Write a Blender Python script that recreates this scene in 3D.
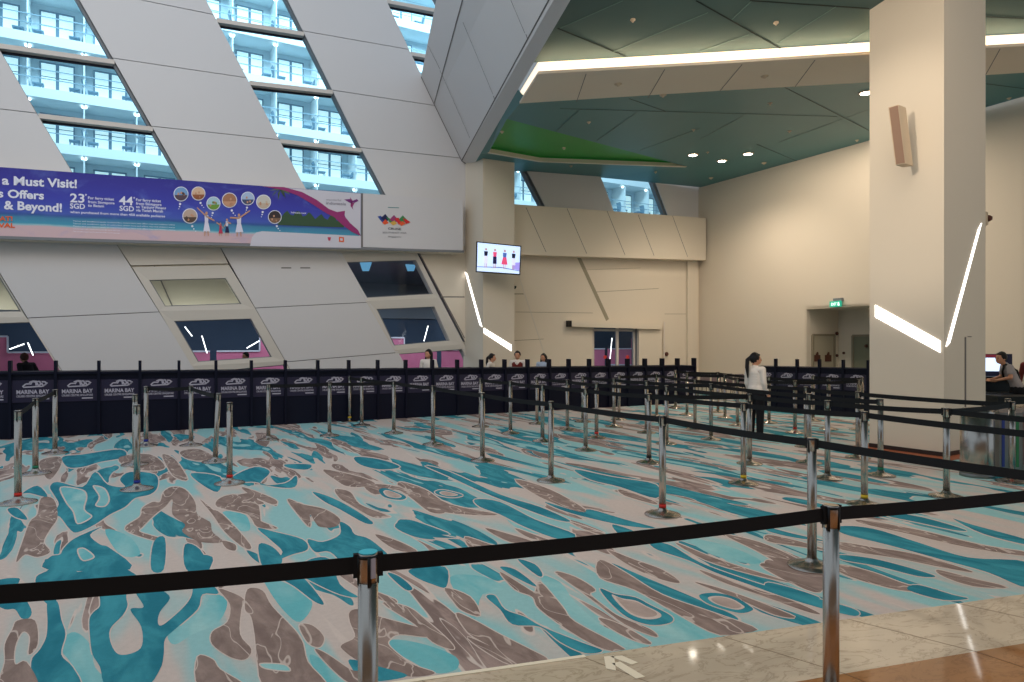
import bpy, bmesh, math, random
from mathutils import Vector, Matrix, geometry
random.seed(4)
S = bpy.context.scene
for o in list(bpy.data.objects): bpy.data.objects.remove(o)
COL = S.collection
# ------------------------------------------------------------------ camera, world, exposure
F = 683.0; HZ = 342.0; EYE = 1.743
cd = bpy.data.cameras.new('camera'); cam = bpy.data.objects.new('camera', cd); COL.objects.link(cam)
cam.location = (0, 0, EYE); cam.rotation_euler = (math.pi/2, 0, 0)
cd.sensor_width = 36; cd.lens = 36*F/1024; cd.shift_y = 1/1024; cd.clip_end = 400
S.camera = cam
S.view_settings.view_transform = 'Standard'; S.view_settings.look = 'None'
S.view_settings.exposure = 0.12; S.view_settings.gamma = 1; S.view_settings.use_curve_mapping = False
W = bpy.data.worlds.new('world'); S.world = W; W.use_nodes = True
bg = W.node_tree.nodes['Background']
bg.inputs[0].default_value = (0.66, 0.83, 1.0, 1); bg.inputs[1].default_value = 0.50

def srgb(r, g, b):
    f = lambda c: (c/255/12.92) if c/255 <= .04045 else ((c/255+.055)/1.055)**2.4
    return (f(r), f(g), f(b), 1)

def light(name, kind, loc, target, energy, color, size=1.0, sy=None, spot=None, blend=.5):
    ld = bpy.data.lights.new(name, kind); ld.energy = energy; ld.color = color[:3]
    if kind == 'AREA':
        ld.size = size
        if sy: ld.shape = 'RECTANGLE'; ld.size_y = sy
    else: ld.shadow_soft_size = size
    if kind == 'SPOT': ld.spot_size = spot; ld.spot_blend = blend
    o = bpy.data.objects.new(name, ld); COL.objects.link(o); o.location = loc
    o.rotation_euler = (Vector(target)-Vector(loc)).to_track_quat('-Z', 'Y').to_euler()
    o.visible_glossy = kind != 'AREA'
    return o
WARM = (1, .84, .66); NEUT = (1, .93, .84)
light('ceiling_wash_light', 'AREA', (3.6, 8.6, 7.2), (4.6, 10.5, 0), 165, WARM, 4, 4)
light('column_fill_light', 'AREA', (10.5, 3.5, 6.8), (7.5, 11, 2.5), 150, WARM, 4, 3)  # extra fill lamp added to brighten the big column's right face
light('ceiling_wash_light', 'AREA', (7.5, 17.2, 6.6), (8.5, 18.5, 1.5), 150, WARM, 5, 3)
light('atrium_light', 'AREA', (-4, 2.5, 10.5), (-6.5, 15, 2.5), 400, (1, .82, .64), 8, 5)
light('upper_wall_fill_light', 'AREA', (-4, 4, 13.5), (-7, 17, 8), 560, (.84, .92, 1), 10, 6)  # cool fill lamp added to lift the upper left wall
light('entrance_light', 'AREA', (2.5, 0.5, 5.5), (3.0, 5, 0), 95, WARM, 4, 3)
light('gantry_spotlight', 'SPOT', (-1.0, 6.5, 6.3), (6.3, 10.9, 4.3), 1100, WARM, .04, None, .55, .7)
light('concourse_fill_light', 'AREA', (1.5, 26.5, 3.9), (1.5, 26.5, 0), 200, (.9, .95, 1), 5, 3)  # ceiling area lamps added to brighten the walkway
light('concourse_fill_light', 'AREA', (-9.5, 20, 3.9), (-9.5, 20, 0), 220, (.9, .95, 1), 8, 3)
light('concourse_fill_light', 'AREA', (-4.2, 23, 3.9), (-4.2, 23, 0), 180, (.9, .95, 1), 6, 3)
light('ship_fill_light', 'AREA', (-6, 32, 27), (-12, 42, 14), 11000, (.80, .93, 1), 40, 8)  # hidden area lamp added to brighten the ship, standing in for sky

# ------------------------------------------------------------------ projection helpers (pixel of the photo -> point on a real plane)
def ray(x, y): return Vector(((x-512)/F, 1, (HZ-y)/F))
EYEV = Vector((0, 0, EYE))
def on_plane(x, y, p, n):
    d = ray(x, y); t = (p-EYEV).dot(n)/d.dot(n); return EYEV+d*t
def gnd(x, y): return on_plane(x, y, Vector((0, 0, 0)), Vector((0, 0, 1)))
def at(x, y, D): return EYEV+ray(x, y)*D
UZ = Vector((0, 0, 1))
def vdir(vx): return Vector(((vx-512)/F, 1, 0)).normalized()
# main slanted-window wall
uA = vdir(1720); nA = Vector((uA.y, -uA.x, 0)); pA = Vector((-512/F*14.2, 14.2, 0))
def WA(x, y, off=0): return on_plane(x, y, pA+nA*off, nA)
def AP(s, z, t=0): return pA+uA*s+UZ*z-nA*t          # t metres behind the wall
def sA(p): return (p-pA).dot(uA)
# right wall
C0 = WA(698, 300); C0.z = 0
dR = -vdir(150); nR = Vector((-abs(dR.y), -dR.x, 0)).normalized()
if nR.dot(Vector((0, 10, 0))-C0) < 0: nR = -nR
def WR(x, y, off=0): return on_plane(x, y, C0+nR*off, nR)
# ceiling plane
c1, c2, c3 = WA(472, 168), WA(702, 188), WR(1024, 98)
nC = (c2-c1).cross(c3-c1).normalized()
if nC.z > 0: nC = -nC
def CE(x, y, off=0): return on_plane(x, y, c1+nC*off, nC)

# ------------------------------------------------------------------ materials
def mat(name, col, rough=.6, metal=0, emit=0, spec=None, noise=0, nscale=6):
    m = bpy.data.materials.new(name); m.use_nodes = True
    nt = m.node_tree; b = nt.nodes['Principled BSDF']
    b.inputs['Base Color'].default_value = col; b.inputs['Roughness'].default_value = rough
    b.inputs['Metallic'].default_value = metal
    if spec is not None: b.inputs['Specular IOR Level'].default_value = spec
    if emit:
        b.inputs['Emission Color'].default_value = col; b.inputs['Emission Strength'].default_value = emit
    if noise:
        tc = nt.nodes.new('ShaderNodeTexCoord'); n = nt.nodes.new('ShaderNodeTexNoise'); n.inputs['Scale'].default_value = nscale
        n.inputs['Detail'].default_value = 4
        mx = nt.nodes.new('ShaderNodeMix'); mx.data_type = 'RGBA'
        mx.inputs['A'].default_value = tuple(c*(1-noise) for c in col[:3])+(1,)
        mx.inputs['B'].default_value = tuple(min(1, c*(1+noise)) for c in col[:3])+(1,)
        nt.links.new(tc.outputs['Object'], n.inputs['Vector']); nt.links.new(n.outputs['Fac'], mx.inputs['Factor'])
        nt.links.new(mx.outputs['Result'], b.inputs['Base Color'])
    return m
M = {}
M['panel'] = mat('white_wall_panel', srgb(206, 203, 203), .45, noise=.02, nscale=.7)
M['cream'] = mat('cream_wall_paint', srgb(214, 203, 186), .75, noise=.02, nscale=.5)
M['joint'] = mat('dark_panel_joint', srgb(112, 108, 106), .8)
M['reveal'] = mat('grey_window_reveal', srgb(120, 122, 126), .5)
M['frame'] = mat('beige_window_frame', srgb(205, 198, 188), .45)
M['mullion'] = mat('metal_mullion', srgb(205, 196, 188), .5)
M['darkrub'] = mat('dark_gasket', srgb(24, 28, 46), .5)
M['green'] = mat('teal_green_ceiling', srgb(58, 124, 128), .42, noise=.07, nscale=.9)
M['brightgreen'] = mat('bright_green_ceiling', srgb(56, 158, 70), .42)
M['gline'] = mat('pale_ceiling_joint', srgb(104, 134, 128), .6)
M['gdark'] = mat('dark_ceiling_joint', srgb(20, 34, 34), .6)
M['soffit'] = mat('cream_soffit_panel', srgb(226, 212, 194), .6)
M['cove'] = mat('cove_led', (1, .80, .58, 1), .5, emit=1.35)
M['led'] = mat('white_led', (1, .97, .92, 1), .5, emit=3.2)
M['lamp'] = mat('warm_downlight', (1, .93, .8, 1), .5, emit=25)
M['shiplamp'] = mat('ship_lamp', (1, .95, .9, 1), .5, emit=5)
M['navy'] = mat('navy_counter_laminate', srgb(15, 16, 32), .6, spec=.25)
M['purple'] = mat('purple_print_band', srgb(34, 29, 52), .5)
M['white'] = mat('white_print', srgb(168, 164, 178), .6)
M['steel'] = mat('brushed_steel', (.58, .50, .43, 1), .27, 1)
M['belt'] = mat('black_webbing', srgb(16, 15, 16), .75)
M['blackp'] = mat('black_plastic', srgb(14, 14, 16), .4)
for k, c in dict(red=(190, 40, 30), blue=(30, 45, 140), green=(30, 110, 80), gold=(200, 170, 40), black=(20, 20, 20)).items():
    M['tape_'+k] = mat(k+'_tape', srgb(*c), .5)
M['skin'] = mat('skin', srgb(196, 142, 112), .55)
M['hair'] = mat('black_hair', srgb(22, 18, 18), .5)
M['brownhair'] = mat('brown_hair', srgb(70, 34, 24), .5)
M['shirt'] = mat('white_shirt_cloth', srgb(222, 214, 206), .8)
M['bshirt'] = mat('pale_blue_shirt_cloth', srgb(170, 184, 205), .8)
M['maroon'] = mat('maroon_vest_cloth', srgb(110, 36, 32), .8)
M['trouser'] = mat('black_trouser_cloth', srgb(18, 16, 20), .85)
M['greyshirt'] = mat('grey_tshirt_cloth', srgb(165, 158, 158), .85)
M['darkcloth'] = mat('dark_cloth', srgb(30, 26, 30), .85)
M['shoe'] = mat('black_shoe', srgb(12, 12, 12), .35)
M['brown'] = mat('brown_speaker_grille', srgb(150, 122, 104), .6)
M['speaker'] = mat('cream_speaker_case', srgb(206, 186, 160), .5)
M['pink'] = mat('pink_hoarding', srgb(228, 128, 165), .6, noise=.15, nscale=2)
M['skyb'] = mat('pale_blue_hoarding', srgb(150, 205, 240), .6)
M['concd'] = mat('dark_blue_concourse', srgb(62, 80, 104), .6, noise=.2, nscale=1)
M['concg'] = mat('grey_concourse_ceiling', srgb(120, 128, 138), .6)
M['blind'] = mat('beige_blind', srgb(196, 188, 170), .7, noise=.05, nscale=.5)
M['shipw'] = mat('white_ship_paint', srgb(232, 238, 240), .5)
M['shipwall'] = mat('pale_ship_bulkhead', srgb(214, 228, 234), .6)
M['shipdark'] = mat('ship_shadow_paint', srgb(90, 120, 150), .6)
M['shipglass'] = mat('ship_door_pane', srgb(120, 150, 170), .08, 0, spec=.9)
M['curtain'] = mat('white_cabin_curtain', srgb(240, 246, 240), .7, emit=.55)  # emission puts brightness into the curtain itself, which is no lamp
M['rail'] = mat('ship_rail', srgb(150, 175, 190), .4)
M['seat'] = mat('grey_deck_seat', srgb(120, 150, 170), .6)
M['chair'] = mat('grey_purple_chair', srgb(120, 108, 112), .6)
M['chaird'] = mat('dark_chair_base', srgb(50, 36, 34), .6)
M['doorp'] = mat('pale_door_paint', srgb(176, 166, 146), .5)
M['doorg'] = mat('grey_green_door_paint', srgb(120, 122, 104), .5)
M['doorf'] = mat('door_frame_paint', srgb(140, 130, 112), .6)
M['sign'] = mat('brown_sign', srgb(86, 48, 36), .5)
M['exit'] = mat('green_exit_sign', srgb(40, 175, 145), .5, emit=.5)
M['exitw'] = mat('white_exit_mark', srgb(235, 255, 245), .5, emit=1.0)
M['plinth'] = mat('dark_plinth', srgb(46, 34, 30), .4)
M['bmarble'] = None
M['tilewhite'] = mat('white_floor_tape', srgb(222, 212, 190), .5)
M['binblue'] = mat('blue_label', srgb(44, 60, 130), .5); M['bingreen'] = mat('green_label', srgb(44, 110, 70), .5); M['binred'] = mat('red_label', srgb(190, 50, 50), .5)
M['bingrey'] = mat('grey_bin_steel', (.30, .29, .28, 1), .35, .9)
M['kiosk'] = mat('navy_kiosk_case', srgb(34, 34, 66), .4); M['kdark'] = mat('black_kiosk_base', srgb(10, 16, 18), .5)
M['screen'] = mat('lit_screen', srgb(205, 225, 255), .4, emit=1.2)
def flat(name, rgb, emit=0): M[name] = mat(name, srgb(*rgb), .6, emit=emit); return M[name]

def glass(name, tint, refl=.08):
    m = bpy.data.materials.new(name); m.use_nodes = True; nt = m.node_tree; nt.nodes.clear()
    out = nt.nodes.new('ShaderNodeOutputMaterial'); tr = nt.nodes.new('ShaderNodeBsdfTransparent'); gl = nt.nodes.new('ShaderNodeBsdfGlossy')
    mx = nt.nodes.new('ShaderNodeMixShader'); fr = nt.nodes.new('ShaderNodeFresnel'); fr.inputs[0].default_value = 1.35
    tr.inputs[0].default_value = tint; gl.inputs['Roughness'].default_value = .03; gl.inputs[0].default_value = (.8, .9, 1, 1)
    nt.links.new(fr.outputs[0], mx.inputs[0]); nt.links.new(tr.outputs[0], mx.inputs[1]); nt.links.new(gl.outputs[0], mx.inputs[2])
    nt.links.new(mx.outputs[0], out.inputs[0]); return m
M['glassU'] = glass('blue_tinted_glass', (.62, .90, 1.0, 1))
M['glassL'] = glass('clear_glass', (.72, .80, .86, 1))
M['glassR'] = glass('rail_glass', (.70, .85, .92, 1))

# carpet -----------------------------------------------------------------
class NT:
    def __init__(s, m): s.nt = m.node_tree
    def n(s, t, **kw):
        x = s.nt.nodes.new(t)
        for k, v in kw.items():
            if k in ('op',): x.operation = v
            elif k == 'data_type': x.data_type = v
            else: x.inputs[k.replace('_', ' ')].default_value = v
        return x
    def l(s, a, b): s.nt.links.new(a, b)
    def math(s, op, a, b=None, c=None):
        x = s.nt.nodes.new('ShaderNodeMath'); x.operation = op
        for i, v in enumerate((a, b, c)):
            if v is None: continue
            if isinstance(v, (int, float)): x.inputs[i].default_value = v
            else: s.l(v, x.inputs[i])
        return x.outputs[0]
    def mix(s, f, a, b):
        x = s.nt.nodes.new('ShaderNodeMix'); x.data_type = 'RGBA'
        for k, v in (('Factor', f), ('A', a), ('B', b)):
            if isinstance(v, (int, float, tuple)): x.inputs[k].default_value = v
            else: s.l(v, x.inputs[k])
        return x.outputs['Result']
    def step(s, v, a, b):
        x = s.nt.nodes.new('ShaderNodeMapRange'); x.interpolation_type = 'SMOOTHSTEP'
        s.l(v, x.inputs['Value']); x.inputs['From Min'].default_value = a; x.inputs['From Max'].default_value = b
        return x.outputs['Result']
    def noise(s, vec, scale, detail=2, rough=.5, dist=0, off=None, socket='Fac'):
        if off is not None:
            a = s.nt.nodes.new('ShaderNodeVectorMath'); a.operation = 'ADD'; s.l(vec, a.inputs[0]); a.inputs[1].default_value = off; vec = a.outputs[0]
        x = s.nt.nodes.new('ShaderNodeTexNoise'); s.l(vec, x.inputs['Vector'])
        x.inputs['Scale'].default_value = scale; x.inputs['Detail'].default_value = detail; x.inputs['Roughness'].default_value = rough; x.inputs['Distortion'].default_value = dist
        return x.outputs[socket]
uC = Vector((.857, .515, 0)); wC = Vector((-.515, .857, 0))
def carpet():
    m = bpy.data.materials.new('patterned_carpet'); m.use_nodes = True; k = NT(m); nt = m.node_tree
    b = nt.nodes['Principled BSDF']; b.inputs['Roughness'].default_value = .95; b.inputs['Specular IOR Level'].default_value = .15
    tc = nt.nodes.new('ShaderNodeTexCoord').outputs['Object']
    rot = nt.nodes.new('ShaderNodeVectorRotate'); rot.rotation_type = 'Z_AXIS'; rot.inputs['Angle'].default_value = -math.atan2(uC.y, uC.x)
    k.l(tc, rot.inputs['Vector'])
    sep = nt.nodes.new('ShaderNodeSeparateXYZ'); k.l(rot.outputs[0], sep.inputs[0]); u, w = sep.outputs[0], sep.outputs[1]
    com = nt.nodes.new('ShaderNodeCombineXYZ'); k.l(u, com.inputs[0]); k.l(k.math('MULTIPLY', w, .175), com.inputs[1]); v = com.outputs[0]
    # gentle swirl
    wn = k.noise(v, 1.1, 2, .5, 0, (3, 7, 1), 'Color')
    sub = nt.nodes.new('ShaderNodeVectorMath'); sub.operation = 'SUBTRACT'; k.l(wn, sub.inputs[0]); sub.inputs[1].default_value = (.5, .5, .5)
    mul = nt.nodes.new('ShaderNodeVectorMath'); mul.operation = 'MULTIPLY'; k.l(sub.outputs[0], mul.inputs[0]); mul.inputs[1].default_value = (.60, .38, 0)
    add = nt.nodes.new('ShaderNodeVectorMath'); add.operation = 'ADD'; k.l(v, add.inputs[0]); k.l(mul.outputs[0], add.inputs[1]); vv = add.outputs[0]
    nT = k.noise(vv, 2.5, 2.4, .5, .55)
    nB = k.noise(vv, 2.7, 2.6, .52, .6, (11, 4, 0))
    nA = k.noise(vv, 1.7, 3, .5, .3, (5, 21, 0))
    base = srgb(186, 174, 168); aqua = srgb(136, 180, 183); teal = srgb(42, 116, 132); teal2 = srgb(70, 148, 160); br = srgb(120, 104, 100); br2 = srgb(152, 134, 128); edge = srgb(192, 180, 173)
    c = k.mix(k.step(nA, .46, .56), base, aqua)
    c = k.mix(k.math('MULTIPLY', k.step(k.noise(vv, 2.3, 3, .5, .2, (31, 2, 0)), .5, .66), .6), c, aqua)
    sx = nt.nodes.new('ShaderNodeSeparateXYZ'); k.l(tc, sx.inputs[0])
    Yt = k.math('SUBTRACT', 8.3, k.math('MULTIPLY', k.step(k.math('DIVIDE', sx.outputs[0], sx.outputs[1]), .19, .24), 1.55))
    mk = k.math('MULTIPLY', k.step(k.math('SUBTRACT', sx.outputs[1], Yt), .25, -.15), .075)
    nT = k.math('SUBTRACT', nT, mk); nB = k.math('SUBTRACT', nB, mk)
    streak = k.noise(vv, 7, 3, .6, 1.2, (1, 1, 0))
    c = k.mix(k.step(nB, .528, .536), c, edge)
    c = k.mix(k.step(nB, .545, .551), c, k.mix(k.step(streak, .42, .6), br, br2))
    c = k.mix(k.step(k.math('ABSOLUTE', k.math('SUBTRACT', nB, .628)), .006, .002), c, edge)
    c = k.mix(k.step(nT, .541, .547), c, edge)
    c = k.mix(k.step(nT, .552, .557), c, k.mix(k.step(streak, .4, .7), teal, teal2))
    c = k.mix(k.step(nT, .66, .665), c, aqua)
    fine = k.noise(tc, 160, 2, .6); mott = k.noise(tc, 26, 3, .6)
    hsv = nt.nodes.new('ShaderNodeHueSaturation'); k.l(c, hsv.inputs['Color'])
    k.l(k.math('ADD', k.math('MULTIPLY', fine, .26), k.math('ADD', k.math('MULTIPLY', mott, .22), .74)), hsv.inputs['Value'])
    k.l(hsv.outputs[0], b.inputs['Base Color'])
    bp = nt.nodes.new('ShaderNodeBump'); bp.inputs['Strength'].default_value = .15; bp.inputs['Distance'].default_value = .01; k.l(fine, bp.inputs['Height']); k.l(bp.outputs[0], b.inputs['Normal'])
    return m
M['carpet'] = carpet()
def carpet_part(name, ca, cb, a=.35, b_=.7, sc=5):
    m = bpy.data.materials.new(name); m.use_nodes = True; k = NT(m); nt = m.node_tree
    b = nt.nodes['Principled BSDF']; b.inputs['Roughness'].default_value = .95; b.inputs['Specular IOR Level'].default_value = .15
    tc = nt.nodes.new('ShaderNodeTexCoord').outputs['Object']; rot = nt.nodes.new('ShaderNodeVectorRotate'); rot.rotation_type = 'Z_AXIS'; rot.inputs['Angle'].default_value = -math.atan2(uC.y, uC.x); k.l(tc, rot.inputs['Vector'])
    sc_ = nt.nodes.new('ShaderNodeVectorMath'); sc_.operation = 'MULTIPLY'; k.l(rot.outputs[0], sc_.inputs[0]); sc_.inputs[1].default_value = (1, .3, 1)
    sn = k.noise(sc_.outputs[0], sc, 3, .6, .8); c = k.mix(k.step(sn, a, b_), ca, cb)
    if 'brown' in name: c = k.mix(k.math('MULTIPLY', k.step(k.math('ABSOLUTE', k.math('SUBTRACT', k.noise(sc_.outputs[0], 4, 2, .5, 1.2, (3, 3, 0)), .5)), .016, .006), .8), c, srgb(190, 176, 168))
    fine = k.noise(tc, 160, 2, .6); mott = k.noise(tc, 26, 3, .6); hsv = nt.nodes.new('ShaderNodeHueSaturation'); k.l(c, hsv.inputs['Color'])
    k.l(k.math('ADD', k.math('MULTIPLY', fine, .26), k.math('ADD', k.math('MULTIPLY', mott, .22), .74)), hsv.inputs['Value']); k.l(hsv.outputs[0], b.inputs['Base Color'])
    bp = nt.nodes.new('ShaderNodeBump'); bp.inputs['Strength'].default_value = .15; bp.inputs['Distance'].default_value = .01; k.l(fine, bp.inputs['Height']); k.l(bp.outputs[0], b.inputs['Normal'])
    return m
def marble(name, base, vein, spots, ang, rough=.06):
    m = bpy.data.materials.new(name); m.use_nodes = True; k = NT(m); nt = m.node_tree
    b = nt.nodes['Principled BSDF']; b.inputs['Roughness'].default_value = rough
    tc = nt.nodes.new('ShaderNodeTexCoord').outputs['Object']
    rot = nt.nodes.new('ShaderNodeVectorRotate'); rot.rotation_type = 'Z_AXIS'; rot.inputs['Angle'].default_value = -ang; k.l(tc, rot.inputs['Vector'])
    sc = nt.nodes.new('ShaderNodeVectorMath'); sc.operation = 'MULTIPLY'; k.l(rot.outputs[0], sc.inputs[0]); sc.inputs[1].default_value = (1, 2.4, 1)
    n1 = k.noise(sc.outputs[0], 2.2, 8, .62, 1.6); n2 = k.noise(sc.outputs[0], 9, 6, .65, .6, (4, 4, 0)); n3 = k.noise(sc.outputs[0], 1.2, 3, .5, .5, (9, 1, 0))
    c = k.mix(k.step(n3, .35, .65), base, tuple(x*.8 for x in base[:3])+(1,))
    c = k.mix(k.math('MULTIPLY', k.step(k.math('ABSOLUTE', k.math('SUBTRACT', n1, .5)), .028, .0), .4), c, vein)
    c = k.mix(k.math('MULTIPLY', k.step(n2, .62, .72), .55), c, spots)
    k.l(c, b.inputs['Base Color']); return m
M['marble'] = marble('pale_marble', srgb(200, 184, 162), srgb(120, 104, 84), srgb(96, 78, 60), .29)
M['bmarble'] = marble('brown_marble', srgb(158, 112, 72), srgb(110, 68, 40), srgb(92, 54, 32), .29)

# ------------------------------------------------------------------ object helpers
def link(name, bm_or_me, mats, parent=None, smooth=False):
    if isinstance(bm_or_me, bmesh.types.BMesh):
        bmesh.ops.recalc_face_normals(bm_or_me, faces=bm_or_me.faces) if not smooth == 'keep' else None
        me = bpy.data.meshes.new(name); bm_or_me.to_mesh(me); bm_or_me.free()
    else: me = bm_or_me
    if not isinstance(mats, (list, tuple)): mats = [mats]
    if not me.materials:
        for m in mats: me.materials.append(m)
    if smooth:
        for p in me.polygons: p.use_smooth = True
    o = bpy.data.objects.new(name, me); COL.objects.link(o)
    if parent: o.parent = parent
    return o
def tag(o, label, cat, group=None, kind=None):
    if label: o['label'] = label
    if cat: o['category'] = cat
    if group: o['group'] = group
    if kind: o['kind'] = kind
    return o
def struct(o, label=None):
    o['kind'] = 'structure'
    if label: o['label'] = label
    return o
def thing(name, label, cat, loc=(0, 0, 0), rz=0, group=None, kind=None):
    o = bpy.data.objects.new(name, None); o.empty_display_size = .2; COL.objects.link(o); o.location = loc; o.rotation_euler = (0, 0, rz)
    return tag(o, label, cat, group, kind)
def world_parent(o, p):
    """keep world coordinates of mesh o under thing p placed at its base"""
    o.parent = p; o.matrix_parent_inverse = (Matrix.Translation(p.location) @ Matrix.Rotation(p.rotation_euler.z, 4, 'Z')).inverted(); return o
def B(): return bmesh.new()
def box(bm, cx, cy, cz, sx, sy, sz, mtx=None, mi=0):
    r = bmesh.ops.create_cube(bm, size=1); vs = r['verts']
    for v in vs: v.co = Vector((cx+v.co.x*sx, cy+v.co.y*sy, cz+v.co.z*sz))
    if mtx is not None: bmesh.ops.transform(bm, matrix=mtx, verts=vs)
    for f in {f for v in vs for f in v.link_faces}: f.material_index = mi
    return vs
def lathe(bm, prof, seg=24, mtx=None, mi=0, capped=True):
    rings = []
    for r, z in prof:
        rings.append([bm.verts.new((r*math.cos(2*math.pi*i/seg), r*math.sin(2*math.pi*i/seg), z)) for i in range(seg)])
    for a, b in zip(rings, rings[1:]):
        for i in range(seg):
            f = bm.faces.new((a[i], a[(i+1) % seg], b[(i+1) % seg], b[i])); f.material_index = mi; f.smooth = True
    if capped:
        f = bm.faces.new(rings[0][::-1]); f.material_index = mi; f = bm.faces.new(rings[-1]); f.material_index = mi
    if mtx is not None: bmesh.ops.transform(bm, matrix=mtx, verts=[v for r in rings for v in r])
def slab(bm, pts, n, th, mi=0, mi_side=None):
    """front face through pts, body th behind it (against n)"""
    n = Vector(n).normalized(); a = [bm.verts.new(p) for p in pts]; b = [bm.verts.new(Vector(p)-n*th) for p in pts]; k = len(pts)
    fs = [bm.faces.new(a), bm.faces.new(b[::-1])]
    for f in fs: f.material_index = mi
    for i in range(k):
        f = bm.faces.new((a[i], b[i], b[(i+1) % k], a[(i+1) % k])); f.material_index = mi if mi_side is None else mi_side
def bar(bm, p, q, wv, nv, wid, th, mi=0):
    """box from p to q, width wid along wv, thickness th along nv centred"""
    p, q = Vector(p), Vector(q); d = (q-p); wv = Vector(wv).normalized(); nv = Vector(nv).normalized()
    vs = [bm.verts.new(c+wv*a*wid/2+nv*b*th/2) for c in (p, q) for a, b in ((-1, -1), (1, -1), (1, 1), (-1, 1))]
    for idx in ((0, 1, 2, 3), (7, 6, 5, 4), (0, 4, 5, 1), (1, 5, 6, 2), (2, 6, 7, 3), (3, 7, 4, 0)):
        bm.faces.new([vs[i] for i in idx]).material_index = mi
def strip(bm, pts, n, wid, lift, mi=0, th=.004):
    """thin line on a surface through pts"""
    n = Vector(n).normalized()
    for p, q in zip(pts, pts[1:]):
        d = (q-p).normalized(); w = n.cross(d)
        bar(bm, p+n*lift, q+n*lift, w, n, wid, th, mi)
def tube(bm, pts, r, seg=10, mi=0):
    rings = []
    for i, p in enumerate(pts):
        p = Vector(p); t = (Vector(pts[min(i+1, len(pts)-1)])-Vector(pts[max(i-1, 0)])).normalized()
        a = t.orthogonal().normalized(); b = t.cross(a)
        if rings and True:
            a0 = (rings[-1][0].co-Vector(pts[i-1])).normalized(); a = (a0-t*a0.dot(t)).normalized(); b = t.cross(a)
        rr = r[i] if isinstance(r, (list, tuple)) else r
        rings.append([bm.verts.new(p+(a*math.cos(2*math.pi*j/seg)+b*math.sin(2*math.pi*j/seg))*rr) for j in range(seg)])
    for a, b in zip(rings, rings[1:]):
        for j in range(seg):
            f = bm.faces.new((a[j], a[(j+1) % seg], b[(j+1) % seg], b[j])); f.smooth = True; f.material_index = mi
    bm.faces.new(rings[0][::-1]).material_index = mi; bm.faces.new(rings[-1]).material_index = mi
_tx = {}
FONTS = None
def text_me(s, bold=0.0, spacing=1.0):
    key = (s, bold, spacing)
    if key in _tx: return _tx[key]
    c = bpy.data.curves.new('t', 'FONT'); c.body = s; c.size = 1; c.offset = bold; c.space_character = spacing; c.resolution_u = 3
    o = bpy.data.objects.new('t', c); COL.objects.link(o)
    me = bpy.data.meshes.new_from_object(o.evaluated_get(bpy.context.evaluated_depsgraph_get()))
    bpy.data.objects.remove(o); bpy.data.curves.remove(c)
    xs = [v.co.x for v in me.vertices]; x0, x1 = min(xs), max(xs)
    _tx[key] = (me, x0, x1-x0); return _tx[key]
CAP = .70
def add_text(bm, s, p0, p1, up, h, bold=0.0, mi=0, spacing=1.0, lift=0.0):
    """text with its baseline from p0 to p1, capital height h along up"""
    me, x0, w = text_me(s, bold, spacing); d = (p1-p0); up = Vector(up).normalized(); n = d.cross(up).normalized()
    vs = [bm.verts.new(p0+d*((v.co.x-x0)/w)+up*(v.co.y*h/CAP)+n*lift) for v in me.vertices]
    for p in me.polygons:
        try: f = bm.faces.new([vs[i] for i in p.vertices]); f.material_index = mi
        except ValueError: pass
def disc(bm, c, ex, ey, n=20, mi=0):
    vs = [bm.verts.new(c+ex*math.cos(2*math.pi*i/n)+ey*math.sin(2*math.pi*i/n)) for i in range(n)]
    f = bm.faces.new(vs); f.material_index = mi
def polyf(bm, pts, mi=0):
    vs = [bm.verts.new(p) for p in pts]
    if len(pts) <= 4: bm.faces.new(vs).material_index = mi
    else:
        for t in geometry.tessellate_polygon([pts]): bm.faces.new([vs[i] for i in t]).material_index = mi

# ================================================================== FLOOR
e0, e1 = gnd(400, 682), gnd(1024, 594); de = (e1-e0).normalized(); ne = Vector((-de.y, de.x, 0))
g0, g1 = gnd(796, 682), gnd(1024, 643); wid = ((g0+g1)/2-e0).dot(-ne)
def EP(s, t): return e0+de*s+ne*t

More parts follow.
